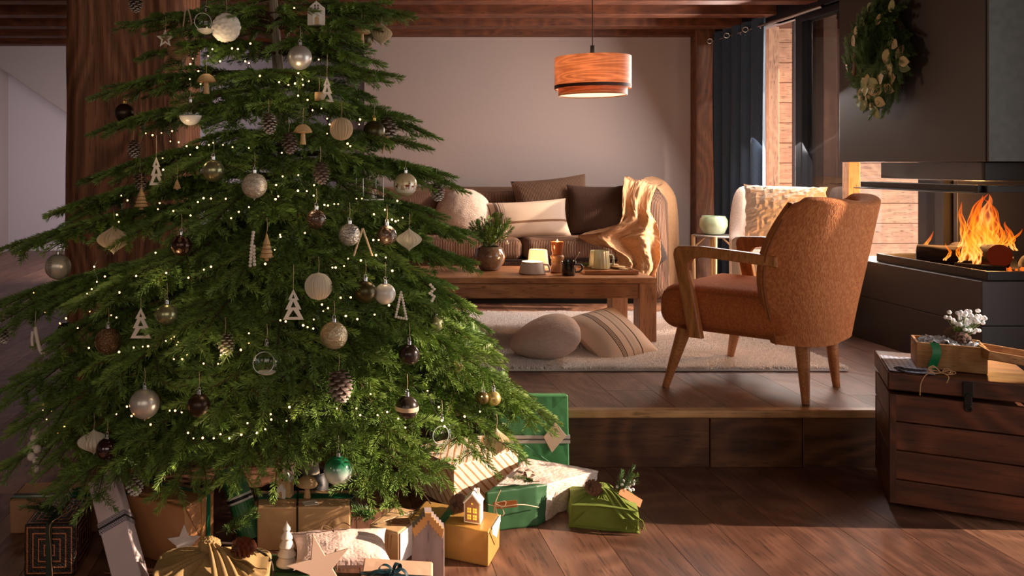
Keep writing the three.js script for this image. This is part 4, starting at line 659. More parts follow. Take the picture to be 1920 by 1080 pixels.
// C leaning lilac parcel with lace band
{
  const top = V(-0.688, 0.222, -2.56), bot = V(-0.555, 0.0, -2.36), L = top.distanceTo(bot), o = T('gift_box', 'tall pale lilac parcel with a lace and black cord band, leaning to the left', 'gift', bot);
  const y = top.clone().sub(bot).normalize(), x = V(1, 0, 0.35).addScaledVector(y, -V(1, 0, 0.35).dot(y)).normalize(), z = x.clone().cross(y); o.quaternion.setFromRotationMatrix(new THREE.Matrix4().makeBasis(x, y, z));
  const b = boxUV(clean(new RoundedBoxGeometry(0.085, L, 0.055, 4, 0.005)), 'y'); M('wrapping', b, lilac, o, [0, L / 2, 0]);
  const lace = tex(128, 64, (u, v) => ((Math.floor(u * 32) + Math.floor(v * 12)) % 2 ? [70, 66, 76] : [206, 196, 202])); const lm = new THREE.MeshStandardMaterial({ map: lace, roughness: 0.8 });
  M('lace_band', mv(clean(new THREE.BoxGeometry(0.0875, 0.034, 0.0575)), 0, L * 0.55, 0), lm, o); M('cord', rbox(0.091, 0.006, 0.061, 0.002, 1), cordB, o, [0, L * 0.55, 0]);
  M('fold', sheet((u, v) => V((u - 0.5) * 0.08 * (1 - v), L - 0.002 - v * 0.045, 0.0285), 6, 6, 0.0012), lilac, o);
}
// D large copper box
gift('large copper-coloured box with green ribbons behind the leaning lilac parcel', 0.25, 0.178, 0.15, [-0.502, 0, -2.574], -27.5 * Math.PI / 180, copper, { bands: [['z', -0.095, 0.018, ribbonG], ['x', -0.04, 0.018, ribbonG], ['x', -0.005, 0.003, std('#c9a24a', 0.4, { metalness: 0.8 })]] });
// E green roll leaning
{
  const bot = V(-0.245, 0.0, -2.66), top = V(-0.325, 0.2, -2.72), L = bot.distanceTo(top), o = T('gift_box', 'slim green parcel with a black and white ribbon leaning between two gold boxes', 'gift', bot); o.quaternion.setFromUnitVectors(V(0, 1, 0), top.clone().sub(bot).normalize());
  M('wrapping', mv(boxUV(clean(new THREE.CylinderGeometry(0.04, 0.044, L, 7)), 'y'), 0, L / 2, 0, 0, 0.3, 0), green2, o); M('ribbon', mv(clean(new THREE.CylinderGeometry(0.0432, 0.0436, 0.022, 7)), 0, L * 0.55, 0, 0, 0.3, 0), K.white, o); M('ribbon', mv(clean(new THREE.CylinderGeometry(0.0442, 0.0444, 0.009, 7)), 0, L * 0.55, 0, 0, 0.3, 0), cordB, o);
}
// F centre gold box
{ const g = gift('wide plain gold box in the middle with green top ribbon and one black cord', 0.285, 0.135, 0.13, [-0.083, 0, -2.63], 0.02, gold, { bands: [['z', -0.02, 0.006, cordB], ['x', -0.012, 0.038, ribbonG]] }); M('label_card', rbox(0.045, 0.002, 0.035, 0.0008, 1), K.cream, g, [0.02, 0.138, 0.045], [0, 0.3, 0]); }
// M small white box with tag: tan paints shade, pale panel the sunlit side
{ const g = gift('small cream box with a folded flap and brown tag in front of the striped parcel', 0.1, 0.097, 0.17, [0.203, 0, -2.568], -33 * Math.PI / 180, paper('#c8a478', 0.5), { bands: [] }); M('tag', rbox(0.06, 0.002, 0.045, 0.0008, 1), std('#8a5a34', 0.8), g, [0.02, 0.1, 0.02], [0, 0.6, 0]); M('sunlit_side_panel', rbox(0.002, 0.09, 0.16, 0.0008, 1), std('#e9dcd8', 0.7), g, [0.053, 0.048, 0]); M('twine', tube([V(-0.03, 0.1, 0.07), V(0, 0.103, 0), V(0.03, 0.1, -0.07)], 0.0014, 10, 5), K.rope, g); M('pleats', merge([0, 1, 2, 3, 4].map((i) => rod(V(-0.02 + i * 0.012, 0.085, 0.0865), V(-0.016 + i * 0.01, 0.045, 0.0865), 0.0015, 0.0004, 5))), paper('#c8a478', 0.5), g); }
sprig('fir sprig lying on the floor behind the small cream box', V(0.13, 0.05, -2.72), V(-0.7, 0.1, 0.6), 6, 1);
// P gold box with green ribbon
{ const g = gift('gold box with a green ribbon carrying the lit ceramic house', 0.24, 0.104, 0.14, [0.382, 0, -2.574], -25 * Math.PI / 180, gold2, { bands: [['z', -0.025, 0.022, ribbonG]] }); M('torn_flap', sheet((u, v) => V(0.123, 0.106 - 0.05 * v * (1 - Math.abs(u - 0.5) * 1.2), -0.06 + 0.1 * u), 8, 8, 0.001), white, g); }
// S striped box
{
  const st = tex(256, 256, (u, v) => { const w = u + v, q = ((w * 9) % 1 + 1) % 1; const wob = 0.04 * Math.sin(v * 40 + u * 20); return q + wob > 0.74 ? [172, 124, 78] : [226, 205, 186]; }, true, 3.4, 3.4);
  const m = phys({ map: st, roughness: 0.6, bumpMap: P_BUMP, bumpScale: 0.003 }), a = -33 * Math.PI / 180, c = V(0.418, 0, -2.87).addScaledVector(V(0.839, 0, -0.545), 0.155).addScaledVector(V(-0.545, 0, -0.839), 0.115);
  gift('large parcel in cream paper with brown diagonal stripes below the lowest branches', 0.31, 0.15, 0.23, c, -a, m, { noflap: true });
}
// T green parcel standing against the step
{
  const g = gift('flat dark green parcel standing upright against the step with a lace band', 0.335, 0.3, 0.045, [0.735, 0, -3.205], 0, green2, { noflap: true, bands: [['y', 0.135, 0.03, std('#a9a49a', 0.8)], ['y', 0.135, 0.006, cordB]] }); g.rotation.x = -0.06;
  for (const [a, b, c2] of [[[-0.16, 0.295], [0.16, 0.295], [0.0, 0.15]], [[-0.16, 0.004], [0.16, 0.004], [0.0, 0.115]]]) M('fold', mv(extrude(poly([a, b, c2]), 0.0024, 0.0008, 1), 0, 0, 0.0255), green2, g);
  M('card', mv(extrude(poly([[0.07, 0.145], [0.115, 0.2], [0.155, 0.15], [0.1, 0.088]]), 0.002, 0.0005, 1), 0, 0, 0.029), std('#cdb49a', 0.8), g);
}
// U crinkled white parcel with a green end
{
  const o = T('gift_box', 'crinkled pale parcel with a green fabric end, brown tag and twine bow', 'gift', [0.72, 0, -2.85]), L = (x, y, d) => V(x - 0.72, y, -d + 2.85);
  const A = [L(0.5, 0, 2.7), L(0.675, 0, 2.745), L(0.93, 0, 2.99), L(0.72, 0, 3.03)], B = [L(0.5, 0.118, 2.705), L(0.672, 0.122, 2.755), L(0.955, 0.088, 2.995), L(0.705, 0.115, 3.05)];
  const mix = (k, i, j, Q) => Q[i].clone().lerp(Q[j], k), k = 0.09;
  const cr = tex(256, 256, (u, v) => { const q = Math.sin((u * 1.0 + v * 0.25 + 0.05 * Math.sin(v * 20)) * 60); return q > 0.55 ? [216, 190, 174] : [232, 212, 202]; });  // shade of creases painted as darker streaks in the paper colour
  const body = hexa([mix(k, 0, 3, A), mix(k, 1, 2, A), A[2], A[3], mix(k, 0, 3, B), mix(k, 1, 2, B), B[2], B[3]], 26, 0.009, 20);
  M('wrapping', body, phys({ map: cr, roughness: 0.55, bumpMap: P_BUMP, bumpScale: 0.0015 }), o);
  const e = V(-0.004, 0, 0.006); M('green_end', hexa([A[0].clone().add(e), A[1].clone().add(e), mix(k * 1.3, 1, 2, A), mix(k * 1.3, 0, 3, A), B[0].clone().add(e).add(V(0, 0.006, 0)), B[1].clone().add(e).add(V(0.006, 0.008, 0)), mix(k * 1.5, 1, 2, B).add(V(0.008, 0.004, 0)), mix(k * 1.5, 0, 3, B).add(V(0, 0.006, 0))], 18, 0.006, 30), green, o);
  const q = (px, py) => at(px, py, 2.685).sub(o.position);
  M('tag', beam(q(925, 948), q(970, 944), 0.022, 0.0015), std('#a8642e', 0.8), o);
  M('twine', merge([tube([q(915, 946), q(940, 950), q(975, 946), at(1010, 951, 2.735).sub(o.position)], 0.0016, 24, 5), tube([q(928, 944), q(934, 966), q(944, 965), q(941, 952), q(928, 944)], 0.0016, 24, 5), tube([q(928, 944), q(948, 940), q(946, 948), q(928, 946)], 0.0016, 20, 5), tube([q(928, 944), q(933, 930), q(939, 918)], 0.0016, 10, 5), tube([q(928, 944), q(927, 960), q(928, 975)], 0.0016, 10, 5)]), K.rope, o);
  sprig('tiny green sprig on top of the crinkled parcel', at(1000, 903, 2.79), V(-0.4, 0.1, 0.3), 4, 0.55, [0.16, 0.2, 0.06]);
  const pb = T('paper_bow', 'cream paper rosette bow at the back end of the crinkled parcel', 'bow', at(985, 890, 2.88)); bow(pb, [0, 0, 0], 0.032, paper('#dcc0ae', 0.6), 5, 0.024);
}
// V knotted green cloth parcel
{
  const o = T('gift_box', 'olive green cloth-wrapped parcel tied with a fringed knot on the right', 'gift', [0.9, 0, -2.79], -13 * Math.PI / 180), m = phys({ map: fuzzTex(495, 64, '#5d6d22', '#7f8f3a'), roughness: 0.9, sheen: 0.3, sheenColor: new THREE.Color('#a0b050') });
  m.map.repeat.set(3, 3);
  M('cloth', hexa([V(-0.11, 0, 0.085), V(0.108, 0, 0.085), V(0.108, 0, -0.09), V(-0.11, 0, -0.09), V(-0.1, 0.072, 0.075), V(0.1, 0.068, 0.075), V(0.1, 0.07, -0.08), V(-0.1, 0.072, -0.08)], 16, 0.006, 22), m, o);
  const fold = (a, b, c) => sheet((u, v) => { const p = a.clone().lerp(b, u).lerp(c, v); p.y += 0.006 * Math.sin(u * Math.PI) + 0.003 * Math.sin(u * 18) * v; return p; }, 16, 14, 0.003);
  M('fold', fold(V(-0.1, 0.07, 0.082), V(0.1, 0.068, 0.082), V(-0.005, 0.105, 0.0)), m, o); M('fold', fold(V(-0.102, 0.072, -0.08), V(-0.102, 0.07, 0.08), V(-0.01, 0.105, 0)), m, o); M('fold', fold(V(0.102, 0.07, 0.08), V(0.102, 0.07, -0.08), V(0.0, 0.105, 0)), m, o);
  M('fold', sheet((u, v) => V(lerp(-0.104, 0.106, u) * (1 - v * 0.96) - 0.006 * v, lerp(0.012, 0.1, v), 0.089 - 0.05 * v * v + 0.003 * Math.sin(u * 20) * v), 20, 14, 0.002), m, o);
  M('knot', blob(0.05, 0.036, 0.04, 20, 0.12, 6), m, o, [-0.004, 0.108, 0.01]);
  M('cloth_end', sheet((u, v) => V(-0.005 + 0.085 * v + (u - 0.5) * 0.045 * (0.5 + v), 0.118 - 0.07 * v - 0.025 * Math.sin(v * 3) * 0 + 0.02 * Math.sin(v * 4.5) * (1 - v), 0.03 + 0.065 * v + 0.005 * Math.sin(u * 14)), 16, 20, 0.003), m, o);
  M('fringe', merge(Array.from({ length: 22 }, (_, i) => { const u = i / 21, b = V(0.08 + (u - 0.5) * 0.066, 0.05, 0.097); return tube([b, b.clone().add(V(0.004, -0.016, 0.002)), b.clone().add(V(rnd(0, 0.01), -0.032 + rnd(-0.004, 0.004), 0))], 0.0011, 5, 4); })), m, o);
  M('cloth_end', sheet((u, v) => V(0.0 + 0.02 * v + (u - 0.5) * 0.04, 0.118 - 0.03 * v, -0.01 - 0.05 * v), 8, 10, 0.003), m, o);
  M('tag', rbox(0.075, 0.0018, 0.034, 0.0008, 1), std('#a8794c', 0.8), o, [0.085, 0.09, 0.02], [0.5, -0.35, -0.35]);
  TM('pine_cone', 'brown pine cone on the knotted green parcel', 'pine cone', CONE, coneM, at(1104, 920, 2.75).add(V(0, 0.016, 0)), [0.5, 0.3, 0.9]).scale.setScalar(0.95);
  sprig('frosted green sprig on the knotted green parcel', at(1160, 920, 2.78), V(0.5, 0.35, -0.1), 5, 0.7, [0.16, 0.24, 0.12]);
  const b = T('berry_sprig', 'white berries beside the sprig on the knotted green parcel', 'sprig', at(1170, 915, 2.79)); for (let i = 0; i < 16; i++) M('berry', clean(new THREE.IcosahedronGeometry(0.0055, 1)), K.snow, b, [rnd(-0.025, 0.035), rnd(-0.01, 0.022), rnd(-0.015, 0.02)]);
}
// H furoshiki parcel in sand cloth
{
  const c = V(-0.316, 0, -2.27), o = T('gift_box', 'sand-coloured cloth parcel with a big gathered knot in the front row', 'gift', c), m = phys({ map: fuzzTex(497, 64, '#8a6c44', '#b0935f'), roughness: 0.85, sheen: 0.3, sheenColor: new THREE.Color('#c9a878') }); m.map.repeat.set(3, 3);
  M('cloth', grid((u, v) => { const a = u * 6.283, e = 0.5, cs = Math.cos(a), sn = Math.sin(a), X = Math.sign(cs) * Math.pow(Math.abs(cs), e), Z = Math.sign(sn) * Math.pow(Math.abs(sn), e), q = v < 0.4 ? v / 0.4 : 1 - (v - 0.4) / 0.6, r = v < 0.4 ? lerp(0.92, 1, q) : q, y = v < 0.4 ? 0.1 * q : 0.1 + 0.042 * Math.pow(1 - q, 1.3); const pl = v > 0.4 ? 0.006 * Math.sin(a * 16 + 2 * nz(a, v, 1)) * Math.sin(q * Math.PI) + 0.012 * nz(a * 2, v * 4, 2) * q : 0.002 * nz(a * 5, v * 5, 3); return V(X * 0.155 * r, y + pl, Z * 0.105 * r); }, 120, 40, true), m, o);
  M('knot', blob(0.058, 0.042, 0.05, 24, 0.14, 5), m, o, [-0.01, 0.152, 0.0]);
  M('cloth_end', sheet((u, v) => V(0.0 + 0.05 * v + (u - 0.5) * 0.05 * (0.5 + v), 0.16 - 0.06 * v * v + 0.006 * Math.sin(u * 16), 0.02 + 0.085 * v), 14, 16, 0.003), m, o);
  M('cloth_end', sheet((u, v) => V(0.02 + 0.13 * v, 0.148 - 0.03 * v + 0.004 * Math.sin(v * 14), 0.02 + (u - 0.5) * 0.05 * (0.4 + v) + 0.02 * v), 12, 16, 0.003), m, o);
  M('cord', tube([V(0.0, 0.135, -0.05), V(0.09, 0.125, -0.05), V(0.152, 0.1, -0.02), V(0.16, 0.03, 0.0)], 0.0035, 20, 6), std('#3a2c22', 0.8), o);
  sprig('green fir sprig behind the knot of the sand cloth parcel', V(-0.29, 0.165, -2.33), V(0.6, 0.2, 0.15), 6, 0.8, [0.1, 0.17, 0.05]);
  const cn = TM('pine_cone', 'copper-dipped pine cone beside the knot of the sand cloth parcel', 'pine cone', CONE, phys({ color: '#d8987c', vertexColors: true, roughness: 0.45 }), [-0.255, 0.165, -2.22], [0.9, 0.3, 0.9]);
}
// I white ceramic tree on L flat green parcel
const gl = gift('flat dark green parcel under the little white ceramic tree', 0.19, 0.034, 0.16, [-0.085, 0, -2.39], -0.05, green, { noflap: true, bands: [['x', 0.03, 0.004, cordB]] });
{ const prof = [[0.001, 0]]; let y = 0; const tiers = [[0.031, 0.02], [0.027, 0.016], [0.022, 0.012], [0.017, 0.007], [0.011, 0.001]]; prof.push([0.03, 0]); for (const [a, b] of tiers) { prof.push([a, y + 0.004], [a * 0.98, y + 0.009], [b, y + 0.026]); y += 0.024; } prof.push([0.001, y + 0.006]); TM('ceramic_tree', 'small white ceramic tree standing before the wide gold box', 'ornament', lathe(prof, 36), phys({ color: '#ecdfd8', roughness: 0.35, clearcoat: 0.4 }), [-0.125, 0.036, -2.4]); }
// J soft white pillow pack
{
  const o = T('gift_box', 'soft blush pillow-shaped parcel tied with thin string behind the wooden star', 'gift', [0.03, 0.083, -2.4]); o.rotation.set(-1.2, 0.12, -0.02, 'YXZ');
  const g = pillow(0.28, 0.135, 0.085, 0.1, 30, 0.6), p = g.attributes.position; for (let i = 0; i < p.count; i++) p.setZ(i, p.getZ(i) + 0.005 * nz(p.getX(i) * 16, p.getY(i) * 14, 4)); g.computeVertexNormals(); M('wrapping', g, paper('#e6c8bd', 0.55), o);
  M('string', merge([tube(Array.from({ length: 14 }, (_, i) => { const a = i / 13 * Math.PI; return V(-0.02, 0.074 * Math.cos(a), 0.039 * Math.sin(a)); }), 0.0016, 24, 5), tube([V(-0.02, 0.035, 0.036), V(0.01, 0.05, 0.045), V(0.03, 0.036, 0.04), V(-0.02, 0.034, 0.038), V(-0.05, 0.045, 0.042), V(-0.055, 0.03, 0.038), V(-0.02, 0.033, 0.038)], 0.0016, 40, 5)]), std('#7a5a44', 0.8), o);
}
const starShape = (R, r, n, hole = 0) => { const s = new THREE.Shape(), P = (k, q) => { const a = Math.PI / 2 + k * Math.PI / n, rad = (k % 2 ? r : R) * q; return [Math.cos(a) * rad, Math.sin(a) * rad]; }; for (let k = 0; k < 2 * n; k++) { const [x, y] = P(k, 1); k ? s.lineTo(x, y) : s.moveTo(x, y); } s.closePath(); if (hole) { const h = new THREE.Path(); for (let k = 2 * n - 1; k >= 0; k--) { const [x, y] = P(k, hole); k === 2 * n - 1 ? h.moveTo(x, y) : h.lineTo(x, y); } h.closePath(); s.holes.push(h); } return s; };
// G white star and K brown star
TM('paper_star', 'speckled white five-pointed star leaning on the copper box', 'star', extrude(starShape(0.048, 0.021, 5), 0.008, 0.0015), new THREE.MeshStandardMaterial({ map: fuzzTex(498, 40, '#b9a49c', '#f1e4de'), roughness: 0.9 }), at(345, 1018, 2.43), [-0.2, 0.1, 0.04]);
TM('wooden_star', 'flat light wooden star leaning on the blush pillow parcel', 'star', extrude(starShape(0.088, 0.032, 5), 0.008, 0.002), std('#cfae98', 0.7), at(600, 1064, 2.285), [-0.12, 0.15, 0.22]);
// O patterned parcel with dark bow
{
  const m = phys({ map: tex(256, 256, (u, v) => { const k = Math.sin((u + v) * 160) > 0.2 && Math.abs(((u * 2) % 1) - 0.5) < 0.2; return k ? [96, 108, 112] : [206, 168, 142]; }), roughness: 0.65, bumpMap: P_BUMP, bumpScale: 0.0015 });
  const g = gift('low pink and grey zigzag parcel with a dark teal bow at the front edge', 0.19, 0.085, 0.15, [0.178, 0, -2.255], -0.12, m, { noflap: true }); bow(g, [-0.01, 0.087, 0.02], 0.042, std('#10303a', 0.45), 4, 0.014, 0.4);
  M('ribbon', mv(sbox(0.194, 0.0016, 0.012), 0, 0.087, 0.02), std('#10303a', 0.45), g);
}
// N stepped-gable house
{
  const o = T('gable_house', 'tall grey-lilac wooden house front with a gold stepped gable', 'house ornament', [0.277, 0, -2.4], -0.06), hw = 0.0435, H = 0.192;
  const st = (n, y0, y1, w0, w1) => { const pts = []; for (let i = 0; i < n; i++) { const y = lerp(y0, y1, i / (n - 1)), yy = lerp(y0, y1, (i + 1) / (n - 1)), w = lerp(w0, w1, i / (n - 1)); pts.push([w, y], [w, i < n - 1 ? yy : y + 0.012]); } return pts; };
  const right = st(6, H - 0.05, H - 0.012, hw, 0.0085), full = [[-hw, 0], [hw, 0], ...right, ...right.map(([x, y]) => [-x, y]).reverse()];
  M('body', boxUV(extrude(poly(full), 0.036, 0.0015), 'y'), wood(181, '#b7a6a4', '#9c8a8a', { rough: 0.75, rings: 20, size: 256 }), o);
  const low = right.map(([x, y]) => [x * 1.0, y - 0.02]); M('gold_gable', mv(extrude(poly([...right, ...right.map(([x, y]) => [-x, y]).reverse(), ...low.map(([x, y]) => [-Math.max(x - 0.006, 0.004), y]), ...low.map(([x, y]) => [Math.max(x - 0.006, 0.004), y]).reverse()]), 0.006, 0.001), 0, 0, 0.019), std('#e0a868', 0.5, { metalness: 0.1 }), o);
}
// Q lit ceramic house
{
  const o = T('candle_house', 'white ceramic house with four glowing windows on the gold box', 'house ornament', at(888, 993, 2.535).setY(0.1075), -0.35);
  const w = 0.047, d = 0.05, h = 0.058, hr = 0.085;
  M('walls', extrude(poly([[-w / 2, 0], [w / 2, 0], [w / 2, h], [0, hr], [-w / 2, h]]), d, 0.001), std('#ece4de', 0.5), o);
  M('front', mv(extrude(poly([[-w / 2 + 0.003, 0.004], [w / 2 - 0.003, 0.004], [w / 2 - 0.003, h - 0.001], [0, hr - 0.005], [-w / 2 + 0.003, h - 0.001]]), 0.002, 0.0005, 1), 0, 0, d / 2), std('#9a705a', 0.7), o);  // shade on the front wall put into its brown colour
  for (const s of [-1, 1]) M('roof', beam(V(s * (w / 2 + 0.003), h - 0.002, 0), V(0, hr + 0.001, 0), 0.004, d + 0.003), std('#f1ebe6', 0.45), o);
  M('chimney', rbox(0.008, 0.022, 0.008, 0.001, 1), std('#f1ebe6', 0.45), o, [0.012, hr - 0.002, -0.008]);
  const lit = std('#ffcf6a', 0.5, { emissive: '#ffa928', emissiveIntensity: 0.85 });
  for (const x of [-0.0085, 0.0085]) for (const y of [0.018, 0.038]) { const win = M('window', rbox(0.011, 0.014, 0.0025, 0.0004, 1), lit, o, [x, y, d / 2 + 0.0012]); M('glazing_bar', merge([sbox(0.0014, 0.014, 0.001), sbox(0.011, 0.0014, 0.001)]), std('#a98672', 0.7), win, [0, 0, 0.0016]); }
  M('star_hole', mv(extrude(starShape(0.003, 0.0015, 5), 0.002, 0.0003, 1), 0, 0.058, d / 2 + 0.0012), lit, o);
  const l = new THREE.PointLight(new THREE.Color().setRGB(1, 0.6, 0.2), 0.004, 1, 2); l.position.copy(o.position).add(V(0, 0.03, 0.06)); l.castShadow = true; scene.add(l);
}
TM('pine_cone', 'dark brown pine cone on the gold box beside the lit house', 'pine cone', CONE, coneM, [0.378, 0.135, -2.575], [0.9, 0.6, 0.8]);
// W wooden house and mushroom on the centre gold box
function miniHouse(label, pos, turn, s, mat, front) {
  const o = T('toy_house', label, 'house ornament', pos, turn); o.scale.setScalar(s);
  M('body', boxUV(extrude(poly([[-0.02, 0], [0.02, 0], [0.02, 0.05], [0, 0.075], [-0.02, 0.05]]), 0.03, 0.001), 'y'), mat, o);
  M('roof', merge([beam(V(-0.023, 0.047, 0), V(0.0015, 0.078, 0), 0.004, 0.033), beam(V(0.023, 0.047, 0), V(-0.0015, 0.078, 0), 0.004, 0.033)]), K.white, o);
  M('porch', mv(extrude(poly([[-0.012, 0], [0.012, 0], [0.012, 0.026], [0, 0.04], [-0.012, 0.026]]), 0.012, 0.001), -0.006, 0, 0.02), front, o);
  M('door', mv(extrude(poly([[-0.005, 0], [0.005, 0], [0.005, 0.015], [0, 0.019], [-0.005, 0.015]]), 0.002, 0.0004, 1), -0.006, 0.001, 0.0265), K.pale, o);
  for (const x of [-0.004, 0.004]) for (const y of [0.05, 0.057]) M('window', rbox(0.005, 0.005, 0.001, 0.0003, 1), std('#4a3a30', 0.7), o, [x, y, 0.0153]);
  return o;
}
miniHouse('little wooden house with a white roof standing on the wide gold box', [-0.142, 0.138, -2.645], -0.3, 1.05, K.pale, K.white);
function mushroom(label, pos, s, hang) {
  const o = T('wooden_mushroom', label, 'ornament', pos); o.scale.setScalar(s);
  M('stem', lathe([[0.001, 0], [0.0085, 0], [0.009, 0.003], [0.0062, 0.02], [0.006, 0.036], [0.001, 0.037]], 20), K.pale, o);
  M('cap', lathe([[0.001, 0.03], [0.014, 0.03], [0.025, 0.031], [0.026, 0.034], [0.021, 0.046], [0.011, 0.054], [0.001, 0.056]], 28), K.pale, o);
  if (hang) M('string', tube([V(0, 0.056, 0), V(0.001, 0.09, 0)], 0.0007, 2, 5), K.rope, o); return o;
}
mushroom('turned wooden mushroom standing on the wide gold box', [-0.073, 0.1395, -2.62], 1.25, true);

// ---------------------------------------------------------------- the fir tree
const trunkX = (h) => -0.076 - 0.073 * h, TD = 3.0;
const RAD = (h) => Math.max(0.05, 0.1 + 0.86 * (2.3 - Math.max(h, 0.3)) / 1.9);
const tree = T('christmas_tree', 'tall bushy fir tree with fairy lights and ornaments before the old timber post', 'christmas tree', [trunkX(0), 0, -TD]);
function surf(px, py, k = 0.9) {                                        // depth at which a sight line meets the tree's outer skin
  let d = TD; for (let i = 0; i < 30; i++) { const h = EY - (py - CY) * d / F, x = (px - CX) * d / F, R = RAD(h) * k * (h < 0.45 ? 0.86 : 0.95), dx = x - trunkX(h); const nd = Math.abs(dx) < R ? TD - Math.sqrt(R * R - dx * dx) * 0.88 : TD; d = lerp(d, nd, 0.4); } return d;
}
M('trunk', (() => { const g = grid((u, v) => { const h = v * 2.26, a = u * 6.283, r = lerp(0.042, 0.008, v) * (1 + 0.12 * nz(Math.cos(a) * 2, Math.sin(a) * 2, h * 6)) + 0.01 * Math.exp(-h * 12); return V(trunkX(h) - trunkX(0) + Math.cos(a) * r, h, Math.sin(a) * r); }, 18, 60, true); const p = g.attributes.position, uv = g.attributes.uv; for (let i = 0; i < p.count; i++) uv.setXY(i, p.getY(i), uv.getX(i) * 0.3); return g; })(), wood(191, '#c4b9a4', '#7a6c5c', { rough: 0.95, bump: 0.006, rings: 16, size: 256 }), tree);
M('stand', merge([lathe([[0.001, 0], [0.16, 0], [0.16, 0.012], [0.07, 0.02], [0.065, 0.09], [0.055, 0.09], [0.055, 0.02], [0.001, 0.02]], 24)]), K.black, tree);
const ORN = [[800, 885], [850, 900]].map(([x, y]) => ({ p: at(x, y, 2.9), r: 0.07, out: V(-0.2, 0.15, 1).normalize() })).concat([[512, 8], [510, 50], [508, 95]].map(([x, y]) => ({ p: at(x, y, 2.97), r: 0.035, out: V(0, 0, 1) })));                                                          // clears needles before striped box and trunk; ornaments are added below
const branchM = std('#4a3625', 0.95);
const branches = [];                                                      // {start, ctrl, end, w}
seedN = 2024;
// branches that make the outline, by where their tips are
for (const [px, py, d] of [[780, 243, 3.0], [832, 342, 2.95], [838, 432, 2.85], [858, 490, 2.9], [855, 562, 2.8], [905, 650, 2.78], [958, 735, 2.85], [1008, 772, 2.85], [940, 830, 2.62], [808, 945, 2.6], [735, 25, 2.95], [720, 60, 2.9], [655, 125, 3.0], [660, 190, 2.9], [880, 600, 3.1], [900, 690, 2.6],
  [212, 238, 3.0], [212, 172, 3.05], [195, 328, 3.0], [130, 392, 2.92], [42, 455, 2.92], [2, 590, 2.9], [20, 560, 3.1], [2, 735, 2.75], [40, 860, 2.62], [130, 912, 2.5], [265, 45, 3.0], [300, 100, 2.9], [90, 640, 2.75], [60, 790, 2.55],
  [330, 905, 2.42], [450, 880, 2.38], [540, 840, 2.4], [640, 860, 2.42], [700, 880, 2.5], [720, 800, 2.35], [590, 740, 2.3], [420, 760, 2.28], [250, 850, 2.4], [680, 690, 2.4], [520, 650, 2.3], [370, 640, 2.32], [230, 700, 2.4], [760, 600, 2.5], [170, 560, 2.6], [620, 520, 2.42], [450, 520, 2.4], [300, 520, 2.48], [740, 490, 2.6], [560, 420, 2.5], [400, 420, 2.5], [250, 440, 2.62], [680, 380, 2.6], [480, 330, 2.58], [330, 330, 2.62], [620, 280, 2.62], [440, 230, 2.68], [560, 180, 2.7], [360, 200, 2.72], [640, 100, 2.78], [430, 100, 2.76], [540, 40, 2.8], [340, 60, 2.8]]) {
  const e = at(px, py, d), rise = lerp(0.24, 0.02, clamp(e.y / 1.7)), s = V(trunkX(e.y + rise), e.y + rise, -TD), L = Math.hypot(e.x - s.x, e.z - s.z);
  branches.push({ s, e, c: s.clone().lerp(e, 0.5).add(V(0, lerp(0.1, 0.02, clamp(e.y / 1.8)) + 0.05 * L, 0)), w: 1 });
}
for (let h = 0.42, k = 0; h < 2.2; h += lerp(0.085, 0.11, h / 2.2)) {
  const n = h < 1.1 ? 8 : h < 1.5 ? 6 : 5; k++;
  for (let i = 0; i < n; i++) {
    const a = (i + (k % 2) * 0.5 + rnd(-0.2, 0.2)) / n * 6.283, L = RAD(h - 0.12) * rnd(0.6, 0.84) * (Math.sin(a) < -0.2 ? 0.68 : 1) * (Math.cos(a) > 0.2 ? 0.86 : 1) * (Math.cos(a) < -0.3 ? 0.9 : 1), drop = lerp(0.24, -0.1, clamp(h / 2)) * L + rnd(-0.03, 0.03);
    const s = V(trunkX(h), h, -TD), e = V(s.x + Math.sin(a) * L, Math.max(0.22, h - drop), s.z + Math.cos(a) * L);
    branches.push({ s, e, c: s.clone().lerp(e, 0.5).add(V(0, 0.07 * L + 0.02, 0)), w: 0.9 });
  }
}
